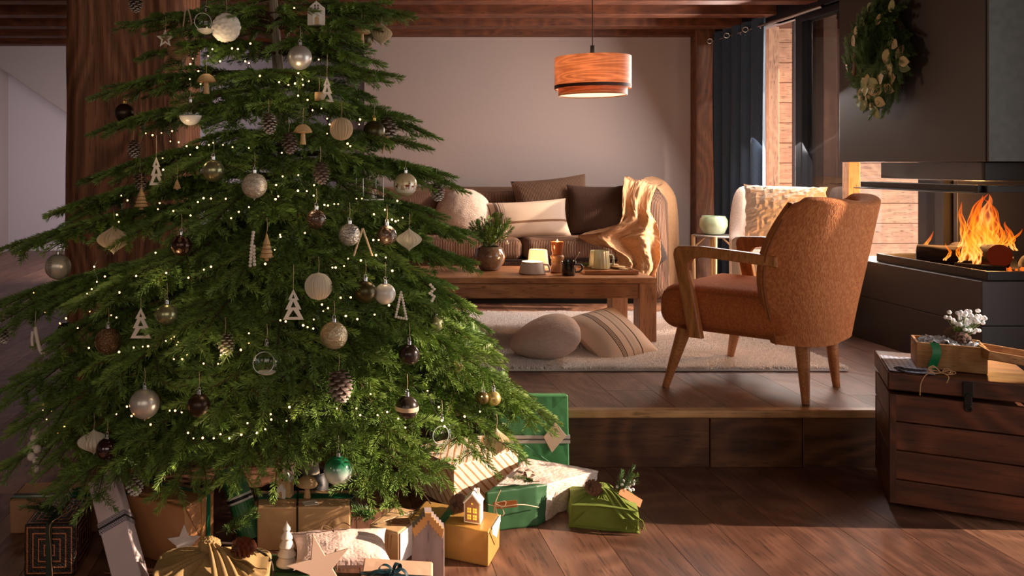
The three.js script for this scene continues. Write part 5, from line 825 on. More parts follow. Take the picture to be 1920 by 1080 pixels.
function growBranches() {
  let total = 0; seedN = 4711;
  const cleared = (p) => { for (const o of ORN) { const q = p.clone().sub(o.p), t = clamp(q.dot(o.out), -0.02, 0.5); if (q.addScaledVector(o.out, -t).length() < o.r && p.y < o.p.y + o.r * 0.9) return true; } return false; };
  branches.forEach((b, bi) => {
    const curve = new THREE.QuadraticBezierCurve3(b.s, b.c, b.e), L = curve.getLength(), mats = [[], [], []], tubes = [], base = V(trunkX(0), 0, -TD);
    const put = (p, dir, up, s) => { const mid = p.clone().addScaledVector(dir, 0.05 * s); if (cleared(mid)) return; mats[Math.floor(rnd(0, 2.999))].push(frame(p.clone().sub(base), dir, up, s)); };
    const twigAt = (p, dir, up, len, depth) => { // a side twig carrying sprigs, with short side shoots
      const n = Math.max(1, Math.round(len / 0.075)); let q = p.clone(), dd = dir.clone();
      for (let i = 0; i < n; i++) {
        dd.y -= 0.05; dd.add(V(rnd(-0.06, 0.06), rnd(-0.06, 0.06), rnd(-0.06, 0.06))).normalize(); put(q, dd, up, i === n - 1 ? 1 : 0.92);
        const nq = q.clone().addScaledVector(dd, 0.075);
        if (depth && i < n - 1 + (n > 2 ? 0 : 1) && n > 1) for (const s of [-1, 1]) if (rnd() < 0.9) { const sd = dd.clone().applyAxisAngle(up, s * rnd(0.65, 0.95)).add(V(0, rnd(-0.12, 0.05), 0)).normalize(); twigAt(nq, sd, up, len * 0.42 < 0.07 ? 0.07 : len * 0.42, 0); }
        q = nq;
      }
      if (n > 1) tubes.push(rod(p, q, 0.0026, 0.0012, 4));
    };
    const N = Math.max(3, Math.round(L / 0.062));
    for (let i = 1; i <= N; i++) {
      const t = i / N, p = curve.getPoint(t), tg = curve.getTangent(t).normalize(), side = tg.clone().cross(V(0, 1, 0)).normalize(), up = side.clone().cross(tg).normalize();
      if (t < 0.22) continue;
      if (t > 0.35) put(p.clone().addScaledVector(tg, -0.03), tg, up, 0.95);
      const len = Math.min(0.3, 0.34 * L) * Math.pow(1 - t, 0.75) * smooth(0.1, 0.45, t) * 1.25 + 0.05;
      for (const s of [-1, 1]) { const dir = tg.clone().applyAxisAngle(up, s * rnd(0.75, 1.0)); dir.y += rnd(-0.16, 0.06); twigAt(p, dir.normalize(), up, len, len > 0.13 ? 1 : 0); }
      if (i === N) put(p, tg, up, 1);
    }
    const g = new THREE.TubeGeometry(new THREE.CatmullRomCurve3(Array.from({ length: 9 }, (_, i) => curve.getPoint(i / 8))), 12, 1, 6), pos = g.attributes.position;
    for (let i = 0; i <= 12; i++) { const c = curve.getPoint(0); const cc = new THREE.CatmullRomCurve3(Array.from({ length: 9 }, (_, j) => curve.getPoint(j / 8))).getPointAt(i / 12), r = lerp(0.011 * (0.5 + L), 0.002, i / 12); for (let j = 0; j <= 6; j++) { const k = i * 7 + j; pos.setXYZ(k, cc.x + (pos.getX(k) - cc.x) * r, cc.y + (pos.getY(k) - cc.y) * r, cc.z + (pos.getZ(k) - cc.z) * r); } }
    const br = M('branch', mv(merge([g, ...tubes]), -base.x, 0, -base.z), branchM, tree);
    mats.forEach((m, i) => { if (m.length) { needles('needles', m, br, [0.235, 0.33, 0.1], 0.32, SPRIG[i]); total += m.length; } });
  });
  console.log('sprigs', total, 'branches', branches.length);
}

// ---------------------------------------------------------------- ornaments hanging in the tree
const glassy = (c, o = {}) => phys({ color: c, roughness: 0.25, metalness: 0.7, ...o });
const mercury = (seed, lo, hi, o = {}) => phys({ map: fuzzTex(seed, 18, lo, hi), bumpMap: fuzzBump(seed, 30), bumpScale: 0.003, roughness: 0.3, metalness: 0.35, ...o });
const OM = {
  olive: phys({ color: '#4b4426', roughness: 0.32, metalness: 0.55 }), brown: phys({ color: '#3a2a1c', roughness: 0.32, metalness: 0.5 }), bronze: phys({ color: '#6d5a36', roughness: 0.3, metalness: 0.6 }),
  greengold: glassy('#9c9c74'), silver: phys({ color: '#cfcac2', roughness: 0.32, metalness: 0.55 }), pearl: phys({ color: '#ddd5c8', roughness: 0.3, clearcoat: 0.6 }), gold: phys({ color: '#c8b070', roughness: 0.28, metalness: 0.6 }),
  plum: phys({ color: '#33191a', roughness: 0.12, clearcoat: 1, metalness: 0.3 }), smoke: phys({ color: '#3a302a', roughness: 0.2, metalness: 0.4 }),
  brownglass: phys({ color: '#5a4232', roughness: 0.1, metalness: 0.35, clearcoat: 1, bumpMap: fuzzBump(71, 20), bumpScale: 0.003 }),
  sparkle: phys({ map: tex(128, 128, (u, v) => (Math.sin(u * 377) * Math.sin(v * 411) > 0.72 ? [232, 196, 160] : [62, 40, 30])), roughness: 0.2, metalness: 0.6 }),
  ribbedtan: phys({ color: '#b58f68', roughness: 0.45, metalness: 0.2, bumpMap: tex(8, 256, (u, v) => 128 + 127 * Math.sin(v * 6.283 * 22), false), bumpScale: 0.003 }),
  icy: mercury(72, '#a89b88', '#e8e0d2'), swirl: mercury(73, '#a8926c', '#ded0b0'), merc: mercury(74, '#8f8a84', '#e6e2dc', { metalness: 0.6 }),
  glitter: phys({ map: tex(256, 256, (u, v) => { const k = Math.abs(Math.sin(u * 190 + 3 * Math.sin(v * 60)) * Math.sin(v * 140 + 3 * Math.sin(u * 50))); return k > 0.6 ? [226, 190, 140] : [84, 58, 40]; }), bumpMap: fuzzBump(75, 40), bumpScale: 0.006, roughness: 0.3, metalness: 0.7 }),
  clear: phys({ color: '#ffffff', roughness: 0.02, transmission: 1, thickness: 0, ior: 1.5, specularIntensity: 1 }),
  greenfade: phys({ map: tex(8, 128, (u, v) => { const k = smooth(0.42, 0.75, v); return [lerp(225, 30, k), lerp(232, 110, k), lerp(225, 70, k)]; }), roughness: 0.12, clearcoat: 1, transmission: 0.25, thickness: 0 }),
  deer: phys({ map: null, roughness: 0.3, metalness: 0.25 }),
  paper: std('#d8c6a8', 0.85), paperw: std('#e4dccb', 0.85), woodw: std('#e6ded2', 0.8), twine: K.rope, feather: std('#e9e2d6', 0.95),
};
{ // painted winter scene and painted branch, as prints on their globes
  const c = document.createElement('canvas'); c.width = 512; c.height = 256; const x = c.getContext('2d'); x.fillStyle = '#d9c9a0'; x.fillRect(0, 0, 512, 256); x.fillStyle = '#f2ece0'; x.fillRect(0, 140, 512, 50);
  const deer = (cx, cy, s) => { x.fillStyle = '#7a3a26'; x.beginPath(); x.ellipse(cx, cy, 16 * s, 8 * s, 0, 0, 7); x.fill(); for (const k of [-11, -6, 7, 12]) x.fillRect(cx + k * s, cy, 3 * s, 24 * s); x.fillRect(cx + 11 * s, cy - 18 * s, 5 * s, 18 * s); x.beginPath(); x.ellipse(cx + 18 * s, cy - 18 * s, 7 * s, 4 * s, 0.3, 0, 7); x.fill(); x.fillRect(cx + 13 * s, cy - 32 * s, 2 * s, 14 * s); x.fillRect(cx + 8 * s, cy - 30 * s, 12 * s, 2 * s); };
  for (let i = 0; i < 8; i++) { x.fillStyle = i % 2 ? '#fbf8f0' : '#b7a58a'; x.beginPath(); x.moveTo(i * 64 + 10, 165); x.lineTo(i * 64 + 28, 80 + (i % 3) * 12); x.lineTo(i * 64 + 46, 165); x.fill(); }
  for (let i = 0; i < 4; i++) { deer(i * 128 + 60, 135, 1); deer(i * 128 + 105, 140, 0.8); }
  const t = new THREE.CanvasTexture(c); t.colorSpace = THREE.SRGBColorSpace; t.wrapS = t.wrapT = THREE.RepeatWrapping; OM.deer.map = t;
  const c2 = document.createElement('canvas'); c2.width = 512; c2.height = 256; const y = c2.getContext('2d'); y.fillStyle = '#c9c2b4'; y.fillRect(0, 0, 512, 256); y.strokeStyle = '#5a5348'; y.lineWidth = 3; for (let k = 0; k < 4; k++) for (let i = 0; i < 9; i++) { const X = k * 128 + 40; y.beginPath(); y.moveTo(X + i * 3, 90 + i * 11); y.quadraticCurveTo(X + 18, 70 + i * 12, X + 38, 84 + i * 9); y.stroke(); }
  const t2 = new THREE.CanvasTexture(c2); t2.colorSpace = THREE.SRGBColorSpace; t2.wrapS = t2.wrapT = THREE.RepeatWrapping; OM.painted = phys({ map: t2, roughness: 0.3, metalness: 0.45 });
  const c3 = document.createElement('canvas'); c3.width = 512; c3.height = 256; const q = c3.getContext('2d'); q.fillStyle = '#cdb878'; q.fillRect(0, 0, 512, 256); q.strokeStyle = '#2c2a1c'; q.lineWidth = 6; for (let k = 0; k < 8; k++) { const X = k * 64 + 32; q.beginPath(); q.moveTo(X - 18, 158); q.lineTo(X, 84); q.lineTo(X + 18, 158); q.closePath(); q.stroke(); q.beginPath(); q.moveTo(X, 84); q.lineTo(X, 176); q.stroke(); }
  const t3 = new THREE.CanvasTexture(c3); t3.colorSpace = THREE.SRGBColorSpace; t3.wrapS = t3.wrapT = THREE.RepeatWrapping; OM.treeprint = phys({ map: t3, roughness: 0.25, metalness: 0.4 });
}
const SPH = clean(new THREE.SphereGeometry(1, 40, 28)), SPHS = clean(new THREE.SphereGeometry(1, 28, 20));
const capG = merge([lathe([[0.001, 0.011], [0.0062, 0.011], [0.0068, 0.009], [0.0068, 0], [0.008, -0.001], [0.001, -0.001]], 18), mv(clean(new THREE.TorusGeometry(0.004, 0.0008, 6, 14)), 0, 0.0145, 0)]);
const threadG = tube([V(0, 0, 0), V(0.002, 0.02, 0), V(0.0005, 0.045, 0)], 0.0006, 6, 4);
function hang(name, label, cat, px, py, rpx, o = {}) {                    // a thing hung at a place in the tree; rpx is its half size in pixels
  const d = o.d ?? surf(px, py, o.k ?? 0.97), p = at(px, py, d), r = rpx * d / F, g = T(name, label, cat, p, o.turn ?? 0, o.group);
  const axis = V(trunkX(p.y), p.y, -TD), out = p.clone().sub(axis).setY(0).normalize().multiplyScalar(0.35).add(p.clone().multiplyScalar(-1).add(V(0, EY, 0)).normalize().multiplyScalar(0.65)).normalize();
  ORN.push({ p, r: Math.max(r * (o.clear ?? 0.85), 0.012), out }); return [g, r];
}
function thread(g, y) { M('thread', threadG, K.rope, g, [0, y, 0]); }
function ball(label, px, py, rpx, mat, o = {}) {
  const [g, r] = hang('bauble', label, 'ornament', px, py, rpx, o); const s = M('globe', SPH, mat, g); s.scale.setScalar(r); s.rotation.y = o.spin ?? 0;
  M('cap', capG, o.cap || K.steel, g, [0, r * 0.985, 0]); thread(g, r + 0.015);
  if (o.tip) M('tip', lathe([[0.001, -r * 1.16], [r * 0.08, -r * 1.02], [r * 0.25, -r * 0.96], [0.001, -r * 0.94]], 16), mat, g);
  if (o.band) M('band', lathe([[r * 1.004, -0.006], [r * 1.012, 0], [r * 1.004, 0.006]], 40), K.rope, g);
  return g;
}
function snowGlobe(label, px, py, rpx, o = {}) {
  const [g, r] = hang('glass_bauble', label, 'ornament', px, py, rpx, o); M('globe', SPH, o.mat || OM.clear, g).scale.setScalar(r);
  if (o.fill !== 0) { const pr = [[0.001, -r * 0.97]]; const top = o.fill ?? -0.1; for (let i = 1; i <= 12; i++) { const y = lerp(-0.97, top, i / 12); pr.push([Math.sqrt(Math.max(0, 0.94 - y * y)) * r, y * r]); } pr.push([0.001, (top + 0.05) * r]); M('snow_fill', lathe(pr, 32), OM.feather, g); }
  if (o.fill !== undefined) M('highlight_rim', mv(clean(new THREE.TorusGeometry(r * 0.72, r * 0.035, 8, 36)), 0, 0, 0, 0, 0.35, 0), phys({ color: '#dfe8e4', roughness: 0.15, transmission: 0.4, thickness: 0 }), g, [-r * 0.15, 0, r * 0.66]); M('cap', capG, K.steel, g, [0, r * 0.985, 0]); thread(g, r + 0.015); return g;  // pale ring shaped like the bright rim highlight on clear glass
}
function honeycomb(label, px, py, rpx, onion, mat, o = {}) {                 // paper fans round a core
  const [g, r] = hang('paper_ornament', label, 'ornament', px, py, rpx, o); const k = onion ? 1 : 1, N = 22, L = [];
  const prof = (v) => { const y = lerp(-1, 1, v); if (!onion) return Math.sqrt(Math.max(0, 1 - y * y)); const q = clamp((1 - Math.abs(y + (y > 0 ? 0 : 0))) / 1); return Math.pow(Math.sin(q * Math.PI / 2), 1.55); };
  const hgt = r * (onion ? (o.tall ?? 0.92) : 1);
  for (let i = 0; i < N; i++) { const a = i / N * 6.283, ca = Math.cos(a), sa = Math.sin(a); L.push(sheet((u, v) => V(ca * u * prof(v) * r, lerp(-hgt, hgt, v), sa * u * prof(v) * r), 2, 14, 0.0014)); }
  L.push(grid((u, v) => V(Math.cos(u * 6.283) * prof(v) * r * 0.76, lerp(-hgt, hgt, v), Math.sin(u * 6.283) * prof(v) * r * 0.76), 30, 14));
  M('paper_fans', merge(L), mat, g); thread(g, hgt); return g;
}
const treeOutline = (w, h) => { const P = [[0, h], [w * 0.26, h * 0.66], [w * 0.15, h * 0.66], [w * 0.38, h * 0.34], [w * 0.24, h * 0.34], [w * 0.5, 0]], s = poly([...P, ...P.slice(1).map(([x, y]) => [-x, y]).reverse()]);
  const hole = (pts) => { const q = new THREE.Path(); pts.forEach(([x, y], i) => (i ? q.lineTo(x, y) : q.moveTo(x, y))); q.closePath(); s.holes.push(q); }; hole([[0, h * 0.34], [-w * 0.26, h * 0.08], [w * 0.26, h * 0.08]]); hole([[0, h * 0.62], [-w * 0.14, h * 0.4], [w * 0.14, h * 0.4]]); hole([[0, h * 0.86], [-w * 0.08, h * 0.7], [w * 0.08, h * 0.7]]); return s; };
function woodTree(label, px, py, wpx, hpx, o = {}) { const [g, r] = hang('tree_ornament', label, 'ornament', px, py, hpx / 2, o); const w = wpx / hpx * 2 * r, h = 2 * r; M('outline', mv(extrude(treeOutline(w, h), 0.005, 0.0008, 1), 0, -r, 0), o.mat || OM.woodw, g); M('thread', tube([V(0, r, 0), V(0.001, r + 0.07, 0)], 0.0007, 2, 5), K.rope, g); return g; }
function stackTree(label, px, py, wpx, hpx, o = {}) { const [g, r] = hang('tree_ornament', label, 'ornament', px, py, hpx / 2, o), w = wpx / hpx * r; const pr = [[0.001, -r]]; pr.push([w * 0.3, -r], [w * 0.3, -r * 0.75]); for (let i = 0; i < 4; i++) { const y = lerp(-0.75, 0.45, i / 4) * r, R = w * lerp(1, 0.4, i / 4); pr.push([R, y], [R * 0.95, y + 0.004], [R * 0.55, y + r * 0.42]); } pr.push([0.001, r]); M('tiers', lathe(pr, 28), K.pale, g); thread(g, r); return g; }
function star(label, px, py, rpx, o = {}) { const [g, r] = hang('star_ornament', label, 'ornament', px, py, rpx, o); M('outline', extrude(starShape(r, r * 0.42, 5, 0.6), 0.006, 0.0008, 1), o.mat || OM.woodw, g); thread(g, r); return g; }
function cone(label, px, py, rpx, geo, o = {}) { const [g, r] = hang('pine_cone', label, 'pine cone', px, py, rpx, o); const m = M('scales', geo, coneM, g, [0, r, 0]); m.scale.setScalar(r / 0.03); m.rotation.z = o.tilt ?? 0.1; thread(g, r); return g; }
function mush(label, px, py, hpx, o = {}) { const [g, r] = hang('mushroom_ornament', label, 'ornament', px, py, hpx / 2, o), s = r / 0.028; M('stem', lathe([[0.001, -0.028], [0.0088, -0.028], [0.0065, -0.008], [0.006, 0.008], [0.001, 0.01]].map(([a, b]) => [a * s, b * s]), 18), K.pale, g); M('cap', lathe([[0.001, 0.003], [0.014, 0.003], [0.0255, 0.005], [0.026, 0.008], [0.019, 0.02], [0.009, 0.027], [0.001, 0.028]].map(([a, b]) => [a * s, b * s]), 26), K.pale, g); M('thread', tube([V(0, r, 0), V(0.001, r + 0.05, 0)], 0.0007, 2, 5), K.rope, g); return g; }
function beadString(label, px, py, pts, rpx, o = {}) { const [g, r] = hang('bead_ornament', label, 'ornament', px, py, o.half ?? 25, { clear: 0.5, ...o }), s = r / (o.half ?? 25), bg = clean(new THREE.SphereGeometry(rpx * s, 12, 9)); const P = pts.map(([x, y]) => V(x * s, -y * s, 0)), L = []; for (let i = 0; i < P.length - 1; i++) { const n = Math.max(1, Math.round(P[i].distanceTo(P[i + 1]) / (rpx * s * 1.9))); for (let k = 0; k < n; k++) L.push(P[i].clone().lerp(P[i + 1], k / n)); } L.push(P[P.length - 1]); for (const q of L) M('bead', bg, OM.woodw, g, q.toArray()); return g; }
function rope(label, px, py, pts, wpx, mat = K.rope, o = {}) { const [g, r] = hang('rope_ornament', label, 'ornament', px, py, o.half ?? 22, { clear: 0.5, ...o }), s = r / (o.half ?? 22); pts.forEach((line) => M('strand', tube(line.map(([x, y]) => V(x * s, -y * s, 0)), wpx * s / 2, 12, 8), mat, g)); return g; }

ball('pearly silver bauble hanging near the top of the trunk', 562, 108, 23, OM.silver);
ball('dark olive bauble behind a wooden mushroom at the top right of the tree', 682, 74, 18, OM.olive, { d: 2.93 });
mush('wooden mushroom hanging in front of the dark olive bauble at the top right', 678, 66, 36, { d: 2.88, clear: 1.2 });
honeycomb('beige paper onion ornament at the top right beside the mushroom', 715, 64, 21, true, OM.paper, { d: 2.95, tall: 1.05 });
ball('dark brown bauble hanging against the timber post', 233, 212, 18, OM.brown, { d: 2.98, cap: K.brass });
snowGlobe('clear glass bauble half filled with snow below the left mushroom', 357, 214, 22);
snowGlobe('clear open glass bauble beside the white feather disc near the top', 386, 43, 22, { fill: -0.55, d: 2.74 });
{ const [g, r] = hang('feather_disc', 'round white feathery disc near the top left', 'ornament', 424, 52, 27); M('disc', blob(2 * r, 2 * r, r * 0.7, 24, 0.1, 4), OM.feather, g); thread(g, r); }
star('white wooden star outline at the top left before the tan bauble', 310, 73, 17, { d: 2.8 });
ball('ribbed tan bauble at the top left', 335, 92, 22, OM.ribbedtan, { d: 2.86, cap: K.brass });
rope('pale cord loop hanging above the tan bauble', 350, 40, [[[-8, 22], [0, -28], [9, 10], [3, 14], [-1, 20], [-8, 22]]], 3, K.rope, { d: 2.84 });
mush('wooden mushroom hanging in the upper left of the tree', 387, 157, 38);
mush('wooden mushroom hanging right of the trunk above the dark cones', 568, 252, 38);
cone('snow-tipped pine cone hanging on the left edge before the post', 250, 278, 15, CONEF, { d: 2.9 });
cone('snow-tipped pine cone at the very top left edge', 252, 3, 16, CONEF, { d: 2.95 });
woodTree('white wooden tree outline at the left below the row of lights', 293, 321, 26, 52);
woodTree('small wooden tree outline at the right of the upper trunk', 613, 168, 24, 46);
ball('shiny green-gold bauble left of the trunk', 400, 320, 21, OM.greengold);
honeycomb('round beige paper ornament at the upper right', 640, 242, 22, false, OM.paper);
ball('large dark olive bauble at the upper right beside a frosted cone', 701, 247, 21, OM.olive, { d: 2.8, cap: K.brass });
cone('frosted pine cone behind the large olive bauble', 724, 242, 22, CONEF, { d: 2.88 });
rope('two pale wooden sticks hanging below the frosted cone at the right', 725, 270, [[[-1, -15], [-8, 18]], [[1, -15], [8, 18]]], 3.5, K.pale, { d: 2.84 });
cone('small frosted pine cone right of the middle trunk', 503, 230, 17, CONEF);
cone('dark pine cone below the right-hand mushroom', 541, 266, 18, CONED);
cone('dark pine cone in the middle of the tree below the beige paper ball', 600, 322, 19, CONED);
cone('frosted pine cone at the right tip above the sofa', 818, 357, 16, CONEF, { d: 2.94 });
cone('brown pine cone above the little stacked wooden tree at the left', 262, 338, 15, CONED, { d: 2.72 });
ball('frosted ice-textured bauble in the middle of the tree', 477, 348, 24, OM.icy, { tip: true });
ball('golden bauble painted with deer and snowy trees at the right', 760, 346, 22, OM.deer, { d: 2.78, spin: 0.9 });
ball('sparkling brown glass bauble in the middle right', 593, 411, 19, OM.brownglass);
ball('brown glass bauble left of the cream paper onion', 725, 441, 19, OM.brownglass);
ball('mercury glass bauble behind the two hanging ropes', 655, 440, 21, OM.merc);
ball('brown bauble with glittering dots in the left middle', 340, 460, 20, OM.sparkle);
honeycomb('large beige paper onion ornament at the left before the post', 213, 449, 31, true, OM.paper, { tall: 0.9 });
honeycomb('cream paper onion ornament at the right beside the brown glass bauble', 767, 449, 24, true, OM.paperw, { d: 2.66, tall: 0.92 });
stackTree('little stacked wooden tree at the left edge', 265, 372, 26, 42);
stackTree('stacked wooden tree in the middle beside the bead icicle', 500, 463, 26, 52);
beadString('hanging icicle of wooden beads left of the stacked wooden tree', 473, 470, [[2, -34], [-1, -10], [-4, 28], [4, 26], [3, -8]], 3.4, { half: 32 });
rope('two twisted pale ropes forming a tall triangle at the right', 680, 456, [[[0, -28], [-17, 24]], [[0, -28], [18, 24]]], 4);
ball('large matte silver bauble with a painted branch at the far left tip', 109, 500, 24, OM.painted, { d: 2.84, spin: 0.4 });
honeycomb('round cream paper ornament in the centre of the tree', 597, 537, 26, false, OM.paperw);
ball('dark olive bauble beside an ivory one in the centre right', 685, 547, 21, OM.olive);
ball('ivory bauble with a gold stripe beside the dark olive one', 722, 551, 20, OM.pearl);
woodTree('large white wooden tree outline in the centre of the tree', 550, 571, 38, 56);
woodTree('large white wooden tree outline in the left half', 264, 606, 38, 56);
beadString('triangle of small white beads hanging at the right', 752, 572, [[0, -24], [-10, 22], [10, 26], [0, -24]], 2.6, { half: 27 });
beadString('little chain of white beads at the right edge', 810, 548, [[-3, -14], [4, -6], [-4, 2], [4, 8], [0, 16]], 2.8, { half: 16 });
ball('round bronze-green bauble in the left half', 313, 590, 21, OM.greengold);
ball('pearly beige swirl bauble in the centre', 626, 629, 26, OM.swirl);
ball('glittering bronze filigree bauble at the lower left', 203, 640, 25, OM.glitter);
ball('dim glass bauble left of the bronze filigree one', 124, 622, 18, OM.smoke);
{ const [g, r] = hang('ski_ornament', 'pair of little white wooden skis hanging at the far left tip', 'ornament', 74, 640, 27, { d: 2.72 }); M('ski', tube([V(-0.3 * r, r, 0), V(-0.15 * r, 0.2 * r, 0), V(0.1 * r, -0.7 * r, 0), V(0.45 * r, -r, 0)], r * 0.14, 20, 8), OM.woodw, g); M('ski', tube([V(-0.45 * r, 0.7 * r, 0.004), V(-0.5 * r, 0.1 * r, 0.004), V(-0.45 * r, -0.3 * r, 0.004)], r * 0.1, 12, 8), OM.woodw, g); M('thread', tube([V(-0.3 * r, r, 0), V(-0.25 * r, 2.1 * r, 0)], 0.0008, 2, 5), K.rope, g); }
snowGlobe('clear open glass drop at the lower centre', 500, 676, 28, { fill: -0.75 });
ball('small pale green-gold bauble at the right edge', 817, 607, 15, OM.greengold, { d: 2.72 });
ball('dark smoky bauble over the rug at the lower right', 767, 665, 20, OM.smoke);
ball('gold bauble with a printed tree at the lower right tip', 853, 677, 20, OM.treeprint, { d: 2.75, spin: 0.7 });
cone('large dark pine cone at the lower centre', 635, 721, 26, CONED);
ball('large silver bauble with a pointed tip at the lower left', 271, 757, 28, OM.silver, { tip: true });
ball('dark bauble in the shadow right of the large silver one', 373, 760, 22, OM.brown);
ball('dark grey bauble with a twine band at the lower right', 763, 764, 22, OM.smoke, { band: true });
snowGlobe('clear glass bauble over the striped parcel', 828, 811, 23, { fill: 0, d: 2.55 });
honeycomb('cream paper onion ornament hanging over the striped parcel', 931, 828, 25, true, OM.paper, { d: 2.66, tall: 1.05 });
ball('small bronze bauble at the lower right tip', 905, 746, 12, OM.bronze, { d: 2.68 });
ball('small gold bauble touching the bronze one at the lower right tip', 925, 747, 14, OM.gold, { d: 2.7 });
ball('glossy plum-brown bauble at the bottom left', 201, 842, 21, OM.plum);
honeycomb('pale fan-shaped paper ornament behind the plum-brown bauble', 176, 828, 30, true, OM.paperw, { tall: 0.8 });
beadString('string of white fluffy pompoms hanging at the bottom left edge', 66, 842, [[2, -34], [-6, -8], [4, 0], [-7, 14], [3, 22], [1, 36]], 8, { half: 38, d: 2.6 });
cone('frosted pine cone hanging over the copper box', 250, 905, 19, CONEF, { d: 2.5 });
cone('frosted pine cone in the middle left', 422, 643, 18, CONEF);
cone('frosted pine cone at the lower left edge', 120, 735, 18, CONEF);
cone('faint frosted pine cone at the far left edge', 6, 626, 14, CONEF, { d: 2.85 });
ball('glass bauble with green top and white bottom above the centre gold box', 634, 882, 27, OM.greenfade, { d: 2.42 });
star('silver star outline hanging above the little wooden house', 540, 874, 21, { d: 2.5, mat: K.steel });
{ const [g, r] = hang('house_ornament', 'small white wooden house hanging at the top of the tree', 'ornament', 593, 25, 22, { d: 2.76 }); const k = r; M('body', extrude(poly([[-0.72 * k, -k], [0.72 * k, -k], [0.72 * k, 0.4 * k], [0, k], [-0.72 * k, 0.4 * k]]), 0.016, 0.001), OM.woodw, g); M('porch', mv(extrude(poly([[-0.3 * k, -k], [0.42 * k, -k], [0.42 * k, -0.2 * k], [0.06 * k, 0.15 * k], [-0.3 * k, -0.2 * k]]), 0.008, 0.0008), 0, 0, 0.011), K.white, g); M('door', mv(extrude(poly([[-0.1 * k, -k], [0.22 * k, -k], [0.22 * k, -0.45 * k], [0.06 * k, -0.3 * k], [-0.1 * k, -0.45 * k]]), 0.002, 0.0004, 1), 0, 0, 0.0155), K.pale, g); for (const x of [-0.1, 0.16]) for (const y of [0.4, 0.62]) M('window', rbox(0.16 * k, 0.16 * k, 0.001, 0.0003, 1), std('#6a5a4c', 0.8), g, [x * k, y * k, 0.0083]); thread(g, r); }
{ const [g, r] = hang('glass_lantern', 'clear glass box ornament with a tiny winter scene at the right', 'ornament', 693, 354, 22, { d: 2.72, turn: 0.3 }); const k = r * 0.9; for (const [x, z, w, d] of [[0, k, 2 * k, 0.0012], [0, -k, 2 * k, 0.0012], [k, 0, 0.0012, 2 * k], [-k, 0, 0.0012, 2 * k]]) M('glass_pane', clean(new THREE.BoxGeometry(w, 2 * k, d)), OM.clear, g, [x, 0, z]); M('base', rbox(2.1 * k, 0.004, 2.1 * k, 0.001, 1), K.white, g, [0, -k, 0]); for (const [x, z] of [[1, 1], [1, -1], [-1, 1], [-1, -1]]) M('edge', rod(V(x * k, -k, z * k), V(x * k, k, z * k), 0.0012, 0.0012, 6), K.steel, g); M('tiny_tree', lathe([[0.001, -k], [0.3 * k, -0.9 * k], [0.001, 0.2 * k]], 14), std('#2f3d30', 0.8), g, [-0.3 * k, 0, 0]); M('tiny_tree', lathe([[0.001, -k], [0.25 * k, -0.9 * k], [0.001, -0.1 * k]], 14), OM.woodw, g, [0.3 * k, 0, 0]); thread(g, k); }
{ const [g, r] = hang('wooden_drum', 'tiny wooden drum hanging beside the small tree outline', 'ornament', 598, 181, 8); M('drum', lathe([[0.001, -r], [r, -r], [r * 1.05, 0], [r, r], [0.001, r]], 20), K.pale, g); thread(g, r); }
stackTree('pale little wooden tree left of the frosted bauble', 332, 346, 14, 20);

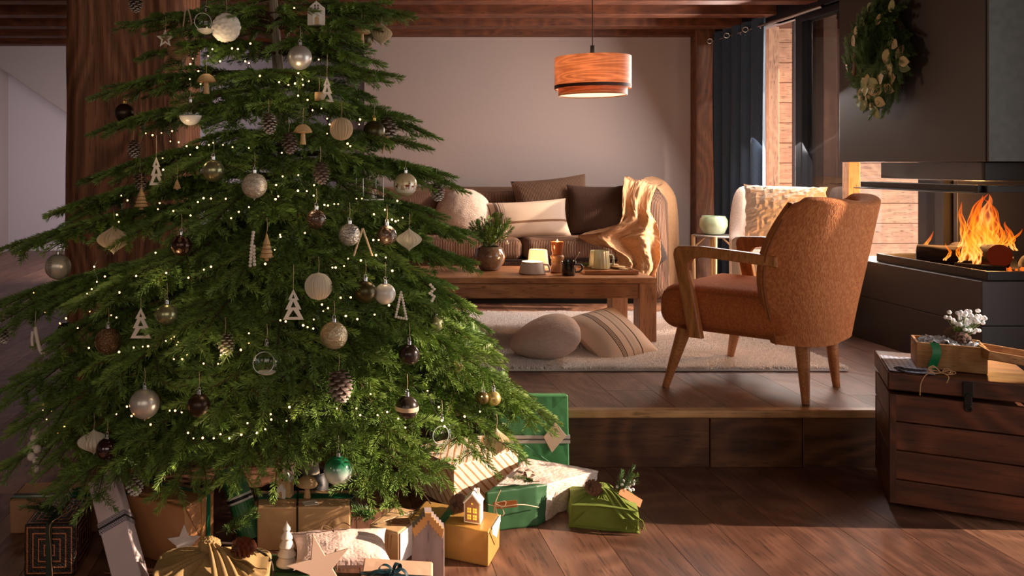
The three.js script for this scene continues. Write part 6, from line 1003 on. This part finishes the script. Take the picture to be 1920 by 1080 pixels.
// ---------------------------------------------------------------- fairy lights
{
  const sets = [
    [0, 0, 1195, 277, 1085, 330, 1070, 360, 1116, 400, 1170, 315, 1305, 272, 1338, 276, 1238, 345, 1128, 473, 1068, 445, 1408, 245, 1380, 345, 1400, 355, 858, 760, 968, 737, 820, 750, 908, 748, 958, 795, 1005, 800, 1050, 822, 1109, 830, 1070, 870, 1175, 815, 1200, 803, 1254, 815, 1308, 828, 1400, 832, 915, 890, 918, 955],
    [480, 0, 215, 45, 353, 335, 238, 411, 262, 447, 297, 457, 130, 462, 182, 478, 219, 470, 265, 478, 237, 538, 290, 562, 318, 620, 368, 610, 400, 667, 415, 700, 400, 752, 585, 672, 580, 700, 515, 808, 530, 822, 22, 427, 145, 860, 150, 992, 238, 985, 113, 1041, 236, 1073, 327, 1042, 286, 1075],
    [0, 360, 717, 47, 682, 20, 658, 128, 668, 168, 898, 62, 888, 97, 975, 107, 1072, 132, 1113, 57, 1145, 35, 1187, 37, 1270, 38, 1343, 112, 1400, 85, 1300, 147, 530, 420, 590, 475, 545, 505, 516, 546, 490, 572, 190, 567, 223, 658, 253, 677, 267, 690, 336, 738, 505, 672, 437, 766, 372, 710, 625, 693, 655, 706, 672, 565, 766, 472, 875, 342, 935, 455, 1147, 437, 1187, 420, 1060, 482, 670, 900, 752, 875, 803, 870, 833, 867, 933, 838, 963, 826, 980, 813, 1002, 845, 995, 863, 1053, 917, 978, 940, 1025, 940, 1145, 965, 1227, 967, 1242, 917, 1400, 850, 1400, 795, 1355, 888, 500, 877, 362, 1017],
    [480, 360, 125, 25, 110, 40, 325, 20, 345, 85, 385, 72, 405, 76, 440, 68, 462, 68, 565, 37, 596, 37, 725, 100, 663, 125, 765, 155, 785, 165, 800, 160, 825, 145, 795, 50, 135, 240, 138, 252, 275, 230, 105, 325, 52, 405, 518, 375, 430, 425, 448, 425, 495, 417, 590, 385, 675, 355, 660, 270, 690, 270, 730, 368, 533, 593, 475, 595, 371, 633, 378, 670, 405, 653, 325, 717, 290, 760, 265, 750, 322, 768, 167, 728, 137, 722, 570, 715, 667, 690, 748, 637, 767, 443, 505, 697],
    [0, 720, 243, 115, 243, 145, 288, 150, 262, 200, 362, 240, 297, 280, 328, 273, 714, 127, 740, 180, 655, 170, 847, 228, 955, 150, 985, 150, 1022, 160, 1088, 305, 1058, 275, 1140, 303, 1202, 305, 1240, 282, 1290, 305, 1357, 285, 1392, 220],
    [480, 720, 83, 170, 86, 200, 172, 207, 188, 130, 52, 255, 5, 275, 645, 57, 455, 138, 565, 138, 586, 175, 684, 175, 738, 157, 800, 195, 840, 245, 1045, 205, 1060, 238, 1028, 130, 965, 38, 1270, 70, 1260, 155, 1173, 183],
  ];
  const pts = []; seedN = 77; for (const [ox, oy, ...q] of sets) for (let i = 0; i < q.length; i += 2) { const px = ox + q[i] / 3, py = oy + q[i + 1] / 3; pts.push(at(px, py, surf(px, py, 1.0))); }
  const fl = T('fairy_lights', 'string of small warm fairy lights wound round the whole tree', 'fairy lights', [trunkX(0), 0, -TD]), off = V(-trunkX(0), 0, TD);
  const bulbG = clean(new THREE.SphereGeometry(1, 8, 6)), bm = [std('#fff0d0', 0.5, { emissive: '#ffc080', emissiveIntensity: 6 }), std('#fff0d0', 0.5, { emissive: '#ffb468', emissiveIntensity: 9 })];
  pts.forEach((p, i) => { const b = M('bulb', bulbG, bm[i % 2], fl, p.clone().add(off).toArray()); b.scale.setScalar(rnd(0.0018, 0.0032)); b.userData = {}; ORN.push({ p, r: 0.012, out: p.clone().multiplyScalar(-1).add(V(0, EY, 0)).normalize() }); });
  // wire: neighbour to neighbour
  const left = pts.slice(), seqs = []; let cur = left.shift(), seq = [cur]; while (left.length) { let bi = 0, bd = 1e9; left.forEach((q, i) => { const d = q.distanceTo(cur); if (d < bd) { bd = d; bi = i; } }); const nx = left.splice(bi, 1)[0]; if (bd > 0.25) { seqs.push(seq); seq = []; } seq.push(nx); cur = nx; } seqs.push(seq);
  const wires = []; for (const s of seqs) if (s.length > 1) { const q = []; s.forEach((p, i) => { q.push(p.clone().add(off)); if (i < s.length - 1) q.push(p.clone().lerp(s[i + 1], 0.5).add(off).add(V(0, -0.015, -0.02))); }); wires.push(tube(q, 0.0009, q.length * 4, 4)); }
  M('wire', merge(wires), std('#16210f', 0.8), fl);
  for (let i = 0; i < pts.length; i += 18) { const l = new THREE.PointLight(new THREE.Color().setRGB(1, 0.72, 0.42), 0.012, 1.5, 2); l.position.copy(pts[i]).add(V(0, 0, 0.012)); l.castShadow = false; scene.add(l); }
}
growBranches();
renderer.render(scene, camera);
